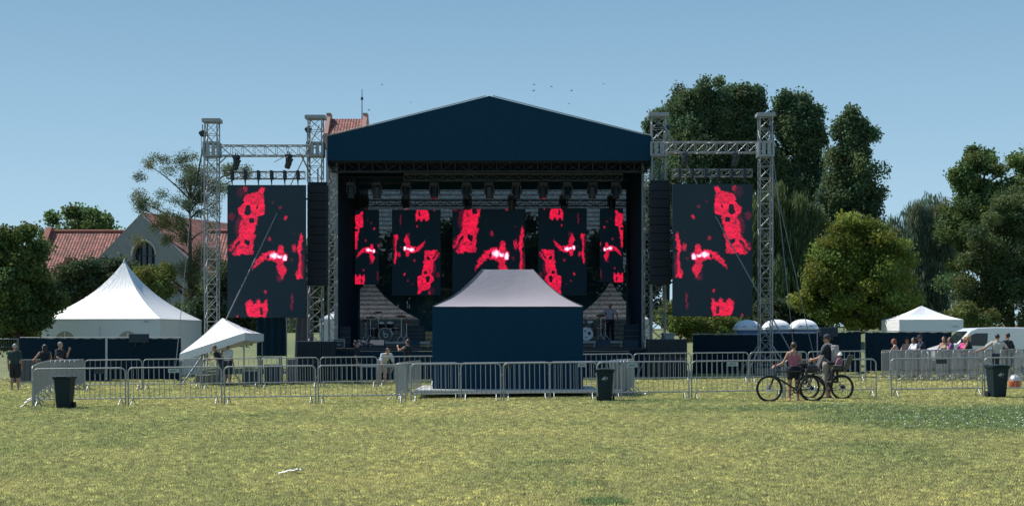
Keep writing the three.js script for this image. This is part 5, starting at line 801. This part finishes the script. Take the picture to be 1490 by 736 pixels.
  if (hairStyle !== 'none') {
    const hp = [{ e: V(0, 0.135, -0.024), r: V(0.084, 0.098, 0.094), c: hair }];
    if (hairStyle === 'bun') hp.push({ e: V(0, 0.15, -0.12), r: V(0.042, 0.042, 0.036), c: hair });
    if (hairStyle === 'long') hp.push(cap(V(0, 0.13, -0.06), V(0, -0.16, -0.085), 0.078, 0.06, hair), cap(V(0.062, 0.11, -0.02), V(0.075, -0.12, -0.02), 0.032, 0.026, hair), cap(V(-0.062, 0.11, -0.02), V(-0.075, -0.12, -0.02), 0.032, 0.026, hair));
    if (hairStyle === 'bob') hp.push(cap(V(0, 0.13, -0.05), V(0, 0.0, -0.06), 0.078, 0.062, hair), cap(V(0.066, 0.12, -0.01), V(0.07, 0.02, -0.01), 0.028, 0.022, hair), cap(V(-0.066, 0.12, -0.01), V(-0.07, 0.02, -0.01), 0.028, 0.022, hair));
    let g = meshPrims(hp, 0.011, 0.02); const p = g.attributes.position; for (let i = 0; i < p.count; i++) { const x = p.getX(i), y = p.getY(i), z = p.getZ(i); if (z > 0.03 && y < 0.155) p.setZ(i, 0.03); if (hairStyle === 'short' && y < 0.09 && z > -0.05) p.setXYZ(i, x * 0.85, Math.max(y, 0.085), z); if (hairStyle === 'short' && y < 0.055) p.setXYZ(i, x * 0.8, 0.055, z + 0.012); }
    g.computeVertexNormals(); g.applyQuaternion(hq); g.translate(hc.x, hc.y, hc.z); g.deleteAttribute('color'); part('hair', g, hm, t);
  }
  if (hat) {
    const [hcol, kind] = hat, hg2 = []; const dome = new THREE.SphereGeometry(1, 20, 8, 0, 6.2832, 0, Math.PI / 2); dome.scale(0.094, kind === 'brim' ? 0.11 : 0.095, 0.108); dome.translate(0, 0.155, -0.014); hg2.push(dome);
    if (kind === 'cap') { const v = new THREE.CylinderGeometry(0.085, 0.085, 0.012, 20, 1, false, -Math.PI / 2, Math.PI); v.scale(1, 1, 1.35); v.rotateX(0.15); v.translate(0, 0.158, 0.06); hg2.push(v); } else if (kind === 'brim') hg2.push(new THREE.CylinderGeometry(0.19, 0.185, 0.012, 26).translate(0, 0.162, -0.01)); else if (kind === 'bucket') hg2.push(new THREE.CylinderGeometry(0.1, 0.145, 0.06, 24, 1, true).translate(0, 0.135, -0.01));
    const g = merge(hg2); g.applyQuaternion(hq); g.translate(hc.x, hc.y, hc.z); part('hat', g, mat(...hcol, { roughness: 0.8 }), t);
  }
  return t;
}
const PI = Math.PI;
const NAVY = [0.008, 0.014, 0.026], BLK = [0.008, 0.012, 0.018];
// left of the field
person({ label: 'man in dark green T-shirt and black shorts standing by the wire fence', pos: gp(20.5, 568), turn: PI + 0.15, h: 1.8, shirt: [0.012, 0.034, 0.034], pants: BLK, hair: [0.30, 0.29, 0.28], shoe: [0.2, 0.2, 0.2], skin: SKIN2, shortLen: 0.8 });
person({ label: 'person in black with hand on hip beside the man raising his hand at the barriers', pos: gd(65, 55.8), turn: -2.6, h: 1.78, shirt: BLK, pants: BLK, legs: 'short', lean: 0.25, skin: SKIN2, hair: [0.01, 0.01, 0.012], hairStyle: 'long', headYaw: 0.6, sleeve: 'none', joints: { elL: [0.45, 1.12, 0.0], wrL: [0.2, 1.0, 0.12], elR: [-0.28, 1.15, 0.2], wrR: [-0.2, 1.08, 0.42] } });
person({ label: 'grey-haired man in black T-shirt leaning on the barriers with one hand raised', pos: gd(83, 55.4), turn: PI / 2 - 0.3, h: 1.86, shirt: NAVY, pants: BLK, lean: 0.18, hair: [0.20, 0.18, 0.16], headYaw: -0.2, joints: { elR: [-0.3, 1.18, 0.2], wrR: [-0.24, 1.06, 0.48], elL: [0.26, 1.22, 0.22], wrL: [0.2, 1.44, 0.36] } });
// cyclists
const Pw = gp(1155.5, 584.5), Pm = gp(1205, 581);
person({ label: 'woman in pink camisole and black shorts holding a mountain bike, seen from behind', pos: Pw, turn: PI, h: 1.6, female: true, shirt: [0.40, 0.12, 0.16], pants: BLK, hair: [0.05, 0.024, 0.015], hairStyle: 'bun', tank: true, sleeve: 'none', shortLen: 0.42, headYaw: -0.15, hemLow: true, shoe: SKIN, joints: { elR: [0.24 * -1, 1.16, -0.02], wrR: [-0.24, 0.92, 0.05], elL: [0.30, 1.14, 0.05], wrL: [0.50, 1.05, 0.18], kneeL: [0.12, 0.5, 0.0], kneeR: [-0.11, 0.5, 0.0] } });
{ const t = scene.children.at(-1); for (const x of [-0.07, 0.07]) part('strap', tubeg([V(x, 1.36, -0.095), V(x * 1.1, 1.46, -0.06), V(x * 1.1, 1.485, 0.0), V(x, 1.42, 0.08)], 0.009, 12, 5), mat(0.02, 0.02, 0.025), t); }
person({ label: 'man in cap, black T-shirt and beige shorts with a backpack, holding a bicycle', pos: Pm, turn: -PI / 2 - 0.5, h: 1.78, shirt: [0.010, 0.014, 0.022], pants: [0.30, 0.26, 0.22], hat: [[0.012, 0.018, 0.04], 'cap'], hair: [0.05, 0.04, 0.03], headPitch: 0.15, shortLen: 0.95, shoe: [0.015, 0.015, 0.02], joints: { elL: [0.25, 1.14, 0.14], wrL: [0.15, 1.08, 0.38], elR: [-0.25, 1.14, 0.12], wrR: [-0.15, 1.08, 0.36] } });
{ // backpack worn by the man
  const t = thing('backpack', 'pale beige backpack on the back of the man in the cap', 'backpack', Pm, -PI / 2 - 0.5); t.scale.setScalar(1.78 / 1.75);
  const bm = mat(0.34, 0.31, 0.31, { roughness: 0.85, bumpMap: clothBump, bumpScale: 0.02 });
  part('bag', [rbox(0.34, 0.5, 0.16, 0, 1.18, -0.205, 0.07, 4)], bm, t); part('front_pocket', rbox(0.26, 0.22, 0.07, 0, 1.07, -0.30, 0.03, 3), bm, t); part('top_flap', rbox(0.3, 0.12, 0.17, 0, 1.42, -0.2, 0.05, 3), bm, t);
  for (const s of [-1, 1]) part('shoulder_strap', tubeg([V(s * 0.1, 1.42, -0.13), V(s * 0.11, 1.505, -0.05), V(s * 0.115, 1.5, 0.03), V(s * 0.12, 1.40, 0.115), V(s * 0.14, 1.2, 0.11), V(s * 0.17, 1.08, -0.02), V(s * 0.14, 1.0, -0.14)], 0.02, 24, 6), bm, t);
}
// bicycles, built along local +x (front wheel at +x)
function bicycle(label, pos, turn, R, wb, col, o = {}) {
  const t = thing('bicycle', label, 'bicycle', pos, turn), fm = mat(...col, { roughness: 0.35, metalness: 0.2 }), hub = (x) => V(x, R, 0), fx = wb / 2, bx = -wb / 2, bb = V(bx + 0.44, R - 0.04, 0), seatT = V(bx + 0.3, R + 0.52, 0), headT = V(fx - 0.22, R + 0.5, 0), headB = V(fx - 0.14, R + 0.34, 0);
  for (const x of [fx, bx]) { const w = new THREE.Group(); w.name = 'wheel'; t.add(w); part('tyre', new THREE.TorusGeometry(R - 0.026, 0.027, 8, 48).translate(x, R, 0), M.rubber, w); part('rim', new THREE.TorusGeometry(R - 0.058, 0.011, 6, 40).translate(x, R, 0), M.steelDark, w); const sp = []; for (let k = 0; k < 14; k++) { const a = k / 14 * 6.283; sp.push(cylg(V(x, R, k % 2 ? 0.03 : -0.03), V(x + Math.cos(a) * (R - 0.06), R + Math.sin(a) * (R - 0.06), 0), 0.0016, 0.0016, 4, true)); } part('spokes', sp, M.chrome, w); part('hub', cylg(V(x, R, -0.05), V(x, R, 0.05), 0.025), M.steelDark, w); part('brake_disc', new THREE.RingGeometry(0.05, 0.085, 20).translate(x, R, 0.045), M.chrome, w); }
  part('frame', [cylg(seatT.clone().lerp(bb, 0.12), headT.clone().lerp(headB, 0.3), 0.02), cylg(bb, headB, 0.026), cylg(bb, seatT, 0.018), cylg(headT, headB, 0.024), cylg(bb.clone().add(V(0, 0, 0.04)), V(bx, R, 0.06), 0.011), cylg(bb.clone().add(V(0, 0, -0.04)), V(bx, R, -0.06), 0.011), cylg(seatT.clone().lerp(bb, 0.15), V(bx, R, 0.06), 0.009), cylg(seatT.clone().lerp(bb, 0.15), V(bx, R, -0.06), 0.009)], fm, t);
  part('fork', [cylg(headB.clone().add(V(0, 0, 0.055)), V(fx, R, 0.055), 0.016, 0.014), cylg(headB.clone().add(V(0, 0, -0.055)), V(fx, R, -0.055), 0.016, 0.014), boxg(0.05, 0.04, 0.14, headB.x, headB.y, 0)], M.steelDark, t);
  part('handlebar', [cylg(headT, headT.clone().add(V(0.02, 0.1, 0)), 0.016), tubeg([V(headT.x - 0.04, headT.y + 0.12, -0.34), V(headT.x + 0.04, headT.y + 0.1, -0.12), V(headT.x + 0.04, headT.y + 0.1, 0.12), V(headT.x - 0.04, headT.y + 0.12, 0.34)], 0.013, 16, 6)], M.steelDark, t);
  for (const s of [-1, 1]) part('grip', cylg(V(headT.x - 0.02, headT.y + 0.115, s * 0.24), V(headT.x - 0.045, headT.y + 0.12, s * 0.36), 0.018), M.rubber, t);
  part('saddle', [rbox(0.26, 0.05, 0.13, seatT.x - 0.03, seatT.y + 0.13, 0, 0.024, 3), cylg(seatT, seatT.clone().add(V(-0.02, 0.11, 0)), 0.014)], M.rubber, t);
  const cr = part('crankset', [new THREE.RingGeometry(0.06, 0.095, 24).translate(bb.x, bb.y, 0.06), cylg(bb.clone().add(V(0, 0, 0.07)), bb.clone().add(V(0.12, -0.12, 0.07)), 0.012), cylg(bb.clone().add(V(0, 0, -0.07)), bb.clone().add(V(-0.12, 0.12, -0.07)), 0.012)], M.steelDark, t); for (const s of [-1, 1]) part('pedal', rbox(0.1, 0.025, 0.09, bb.x + s * 0.12, bb.y - s * 0.12, s * 0.12, 0.008), M.rubber, cr);
  part('chain', [cylg(V(bb.x, bb.y + 0.08, 0.06), V(bx, R + 0.04, 0.06), 0.006), cylg(V(bb.x, bb.y - 0.08, 0.06), V(bx, R - 0.04, 0.06), 0.006)], M.steelDark, t); part('derailleur', [boxg(0.03, 0.1, 0.02, bx + 0.02, R - 0.08, 0.075)], M.steelDark, t); part('cassette', new THREE.CylinderGeometry(0.05, 0.055, 0.03, 16).rotateX(PI / 2).translate(bx, R, 0.05), M.steelDark, t);
  for (const x of [fx, bx]) part('reflector', boxg(0.03, 0.045, 0.01, x, R - 0.2, 0), mat(0.55, 0.20, 0.02), t);
  if (o.battery) part('battery', cylg(bb.clone().lerp(headB, 0.25).add(V(0, 0.02, 0)), bb.clone().lerp(headB, 0.8).add(V(0, 0.02, 0)), 0.048), M.blackBox, t);
  if (o.seat) { // child seat over the rear wheel
    const cs = new THREE.Group(); cs.name = 'child_seat'; t.add(cs); const sx = bx + 0.02, sy = R + 0.46, cm = mat(0.014, 0.018, 0.023, { roughness: 0.6 }), gm = mat(0.05, 0.055, 0.06, { roughness: 0.7 });
    part('seat_shell', [rbox(0.34, 0.1, 0.32, sx + 0.06, sy + 0.03, 0, 0.04, 3), rbox(0.28, 0.14, 0.04, sx + 0.03, sy + 0.09, 0.16, 0.02, 3), rbox(0.28, 0.14, 0.04, sx + 0.03, sy + 0.09, -0.16, 0.02, 3)], cm, cs);
    const bk = rbox(0.05, 0.44, 0.3, 0, 0.22, 0, 0.024, 3); bk.rotateZ(0.42); bk.translate(sx - 0.12, sy + 0.03, 0); part('backrest', bk, gm, cs);
    for (const s of [-1, 1]) part('leg_guard', [rbox(0.07, 0.34, 0.06, sx + 0.2, sy - 0.14, s * 0.16, 0.03, 3), rbox(0.18, 0.05, 0.09, sx + 0.28, sy - 0.32, s * 0.16, 0.02, 2)], cm, cs);
    part('mount', [cylg(V(seatT.x + 0.02, seatT.y - 0.1, 0.03), V(sx, sy - 0.03, 0.06), 0.01), cylg(V(seatT.x + 0.02, seatT.y - 0.1, -0.03), V(sx, sy - 0.03, -0.06), 0.01)], M.steelDark, cs);
  }
  return t;
}
const b1f = gp(1120, 585.8), d1 = -b1f.z, b1r = gd(1183, d1 + 0.12);
bicycle('dark mountain bike with an empty child seat held by the woman', b1f.clone().add(b1r).multiplyScalar(0.5), Math.atan2(-(b1f.z - b1r.z), b1f.x - b1r.x), 0.365, b1f.distanceTo(b1r), [0.02, 0.024, 0.03], { seat: true });
const b2r = gp(1226, 581.8), b2f = gd(1177, -b2r.z + 0.65);
bicycle('dark bicycle with battery and child seat held by the man with the backpack', b2f.clone().add(b2r).multiplyScalar(0.5), Math.atan2(-(b2f.z - b2r.z), b2f.x - b2r.x), 0.35, b2f.distanceTo(b2r), [0.015, 0.018, 0.022], { seat: true, battery: true });
{ // child in the rear seat
  const dir = b2f.clone().sub(b2r).setY(0).normalize(), p = b2r.clone().addScaledVector(dir, 0.06); p.y += 0.31;
  const t = person({ label: 'small child in a white hat sitting in the child seat', pos: p, turn: Math.atan2(dir.x, dir.z), h: 0.98, shirt: [0.35, 0.16, 0.2], pants: [0.03, 0.03, 0.05], hat: [[0.7, 0.68, 0.62], 'bucket'], hair: [0.15, 0.1, 0.06], legs: 'long', joints: { kneeL: [0.12, 0.88, 0.4], kneeR: [-0.12, 0.88, 0.4], ankL: [0.14, 0.5, 0.5], ankR: [-0.14, 0.5, 0.5], elL: [0.25, 1.14, 0.1], wrL: [0.15, 1.05, 0.32], elR: [-0.25, 1.14, 0.1], wrR: [-0.15, 1.05, 0.32] } });
}
// spectators leaning on the staggered barriers
const fwdArms = { elL: [0.24, 1.18, 0.2], wrL: [0.16, 1.13, 0.45], elR: [-0.24, 1.18, 0.2], wrR: [-0.16, 1.13, 0.45] };
const sp = [
  [1309, 56.6, -1.9, 1.62, { label: 'red-haired woman in pale pink top reaching over the barriers', female: true, shirt: [0.42, 0.30, 0.29], pants: [0.03, 0.04, 0.07], hair: [0.22, 0.05, 0.02], hairStyle: 'bob', lean: 0.35, sleeve: 'none', joints: { elL: [0.22, 1.16, 0.36], wrL: [0.14, 1.12, 0.62], elR: [-0.22, 1.16, 0.36], wrR: [-0.14, 1.12, 0.62] } }],
  [1320.5, 56.9, -0.4, 1.62, { label: 'woman in dark brimmed hat and beige top at the barriers', female: true, shirt: [0.34, 0.26, 0.22], pants: [0.04, 0.04, 0.05], hair: [0.03, 0.02, 0.015], hairStyle: 'long', hat: [[0.015, 0.018, 0.025], 'brim'], sleeve: 'none', tank: true, joints: fwdArms }],
  [1334, 56.4, -1.2, 1.64, { label: 'dark-haired woman in white top leaning over the barriers beside the man in the navy cap', female: true, shirt: [0.62, 0.64, 0.68], pants: [0.02, 0.025, 0.04], hair: [0.02, 0.016, 0.014], hairStyle: 'bob', lean: 0.2, joints: fwdArms }],
  [1345, 56.0, -1.5, 1.73, { label: 'man in navy cap and navy T-shirt resting his arms on the barriers', shirt: [0.012, 0.02, 0.05], pants: [0.14, 0.13, 0.12], hair: [0.05, 0.035, 0.03], hat: [[0.012, 0.016, 0.03], 'cap'], lean: 0.22, headPitch: 0.15, joints: { elL: [0.26, 1.14, 0.28], wrL: [0.14, 1.08, 0.54], elR: [-0.26, 1.14, 0.28], wrR: [-0.14, 1.08, 0.54] } }],
  [1376, 55.8, -0.8, 1.66, { label: 'brown-haired woman in beige top at the barriers in front of the van nose', female: true, shirt: [0.36, 0.26, 0.21], pants: [0.03, 0.03, 0.04], hair: [0.055, 0.03, 0.02], hairStyle: 'long', sleeve: 'none', tank: true, headPitch: 0.2, lean: 0.1, joints: fwdArms }],
  [1387, 55.5, -1.7, 1.64, { label: 'woman with long brown hair and purple top at the barriers', female: true, shirt: [0.16, 0.07, 0.22], pants: [0.03, 0.03, 0.04], hair: [0.06, 0.035, 0.024], hairStyle: 'long', lean: 0.15, joints: fwdArms }],
  [1405, 55.3, -0.9, 1.64, { label: 'woman in bright pink top at the barriers', female: true, shirt: [0.62, 0.06, 0.24], pants: [0.03, 0.03, 0.04], hair: [0.04, 0.025, 0.02], hairStyle: 'bob', joints: fwdArms }],
  [1414, 54.6, -2.2, 1.72, { label: 'blonde woman in black top leaning on the barriers beside the one in bright pink', female: true, shirt: BLK, pants: [0.02, 0.02, 0.03], hair: [0.38, 0.26, 0.14], hairStyle: 'bob', lean: 0.2, sleeve: 'none', joints: { elL: [0.24, 1.16, 0.2], wrL: [0.16, 1.1, 0.45], elR: [-0.3, 1.16, 0.1], wrR: [-0.35, 1.1, 0.35] } }],
  [1452.5, 51.6, PI - 0.2, 1.74, { label: 'man in light grey T-shirt, back turned, one arm stretched along the barriers', shirt: [0.44, 0.41, 0.38], pants: [0.03, 0.035, 0.05], hair: [0.025, 0.02, 0.018], lean: 0.06, joints: { elL: [0.46, 1.22, 0.0], wrL: [0.72, 1.13, 0.02], elR: [-0.36, 1.2, 0.02], wrR: [-0.34, 0.98, 0.12] } }],
  [1467, 52.2, PI + 0.5, 1.77, { label: 'man in black T-shirt close beside the man in light grey', shirt: NAVY, pants: [0.03, 0.035, 0.05], hair: [0.02, 0.016, 0.014], joints: { elR: [-0.3, 1.15, -0.05], wrR: [-0.36, 0.95, 0.1], elL: [0.24, 1.14, 0.1], wrL: [0.2, 1.0, 0.3] } }],
];
for (const [x, d, turn, h, o] of sp) person({ ...o, pos: gd(x, d), turn, h });
// crew
person({ label: 'crew member in white shirt bending over before the stage behind the barriers', pos: gd(556, 55.5), turn: 0.5, h: 1.76, lean: 1.0, shirt: [0.45, 0.47, 0.52], pants: [0.30, 0.29, 0.28], hair: [0.02, 0.02, 0.02], joints: { elL: [0.25, 0.85, 0.55], wrL: [0.15, 0.62, 0.6], elR: [-0.25, 0.85, 0.55], wrR: [-0.15, 0.62, 0.6] } });
person({ label: 'crew member in black standing before the flight case end of the drum riser', pos: gd(519, 58.5), turn: PI / 2, h: 1.74, shirt: BLK, pants: BLK, legs: 'long', hair: [0.06, 0.04, 0.03], headYaw: 0.4 });
person({ label: 'crew member in black reaching up to the stage edge near the grey-roofed tent', pos: gd(593, 58.5), turn: -2.2, h: 1.80, shirt: BLK, pants: BLK, legs: 'long', hair: [0.05, 0.035, 0.03], skin: [0.34, 0.19, 0.15], sleeve: 'none', joints: { elR: [-0.34, 1.36, 0.16], wrR: [-0.22, 1.58, 0.24], elL: [0.3, 1.3, 0.2], wrL: [0.2, 1.45, 0.36] } });
person({ label: 'crew member in dark clothes stooping under the leaning white tent', pos: gd(322, 56.4), turn: -PI / 2, h: 1.72, lean: 0.5, shirt: BLK, pants: [0.02, 0.03, 0.06], legs: 'long', hair: [0.12, 0.06, 0.04], joints: fwdArms });
person({ label: 'person in white shirt standing under the leaning white tent', pos: gd(331, 57.4), turn: 2.6, h: 1.74, shirt: [0.6, 0.6, 0.63], pants: [0.03, 0.035, 0.05], hair: [0.04, 0.03, 0.02] });
person({ label: 'drummer in pale lilac shirt behind the pale drum kit', pos: V(Xat(888, 68), 1.66, -68), turn: -0.3, h: 1.8, shirt: [0.34, 0.34, 0.42], pants: BLK, legs: 'long', hair: [0.03, 0.025, 0.02], joints: { elL: [0.35, 1.25, 0.15], wrL: [0.45, 1.1, 0.35], elR: [-0.35, 1.25, 0.15], wrR: [-0.45, 1.1, 0.35] } });

// ---------------------------------------------------------------- small things on the grass
function scrap(x, y, w, label) { const c = gp(x, y), r = rngOf(Math.round(x)), s = -c.z / F * w; const g = quadg(V(-s / 2, 0, 0.09), V(s / 2, 0, 0.05), V(s / 2, 0, -0.07), V(-s / 2, 0, -0.06), 16, 6, (p, u, v) => { p.y += 0.03 + 0.085 * fbm(u * 5 + x, v * 3, 3) * (0.4 + u * 0.8); p.z += 0.06 * Math.sin(u * 7 + x); p.x += 0.02 * (r() - 0.5); }); const o = part('crumpled_paper', g, mat(0.82, 0.82, 0.83, { roughness: 0.8 }), scene); o.position.copy(c); tag(o, label, 'litter'); }
scrap(422, 692, 30, 'crumpled white paper lying on the open lawn'); scrap(939, 575, 12, 'small white paper scrap on the grass under the barrier near the tent bin');
{ const c = gp(1478, 566), t = thing('round_container', 'round orange container with grey lid on the grass behind the bin by the spectators', 'container', c); part('body', new THREE.LatheGeometry([[0, 0.02], [0.14, 0.02], [0.19, 0.1], [0.2, 0.24], [0.18, 0.27]].map((p) => new THREE.Vector2(...p)), 22), mat(0.5, 0.10, 0.03, { roughness: 0.5 }), t); part('lid', new THREE.SphereGeometry(0.185, 20, 8, 0, 6.2832, 0, PI / 2).translate(0, 0.27, 0), mat(0.5, 0.5, 0.5, { roughness: 0.4, metalness: 0.4 }), t); }
// birds over the roof
{ const r = rngOf(401); const bm = mat(0.03, 0.03, 0.035); const g = merge([new THREE.SphereGeometry(1, 8, 6).scale(0.05, 0.05, 0.16), quadg(V(0, 0.02, -0.07), V(0, 0.02, 0.07), V(0.32, 0.12, 0.02), V(0.32, 0.12, -0.05)), quadg(V(0, 0.02, -0.07), V(0, 0.02, 0.07), V(-0.32, 0.12, 0.02), V(-0.32, 0.12, -0.05)), new THREE.ConeGeometry(0.05, 0.14, 4).rotateX(PI / 2).translate(0, 0, -0.2)]);
  for (const [x, y] of [[556, 123], [598, 149], [536, 160], [777, 123], [803, 126], [832, 132], [828, 151], [777, 132], [878, 122]]) { const b = part('bird', g, bm, scene); b.position.copy(px(x, y, 95 + r() * 25)); b.scale.setScalar(0.5); b.rotation.set((r() - 0.5) * 0.6, r() * 6.28, (r() - 0.5) * 0.6); tag(b, 'small dark bird flying in the sky above the stage roof', 'bird', 'birds over the stage roof'); } }

scene.updateMatrixWorld(true);
renderer.render(scene, camera);
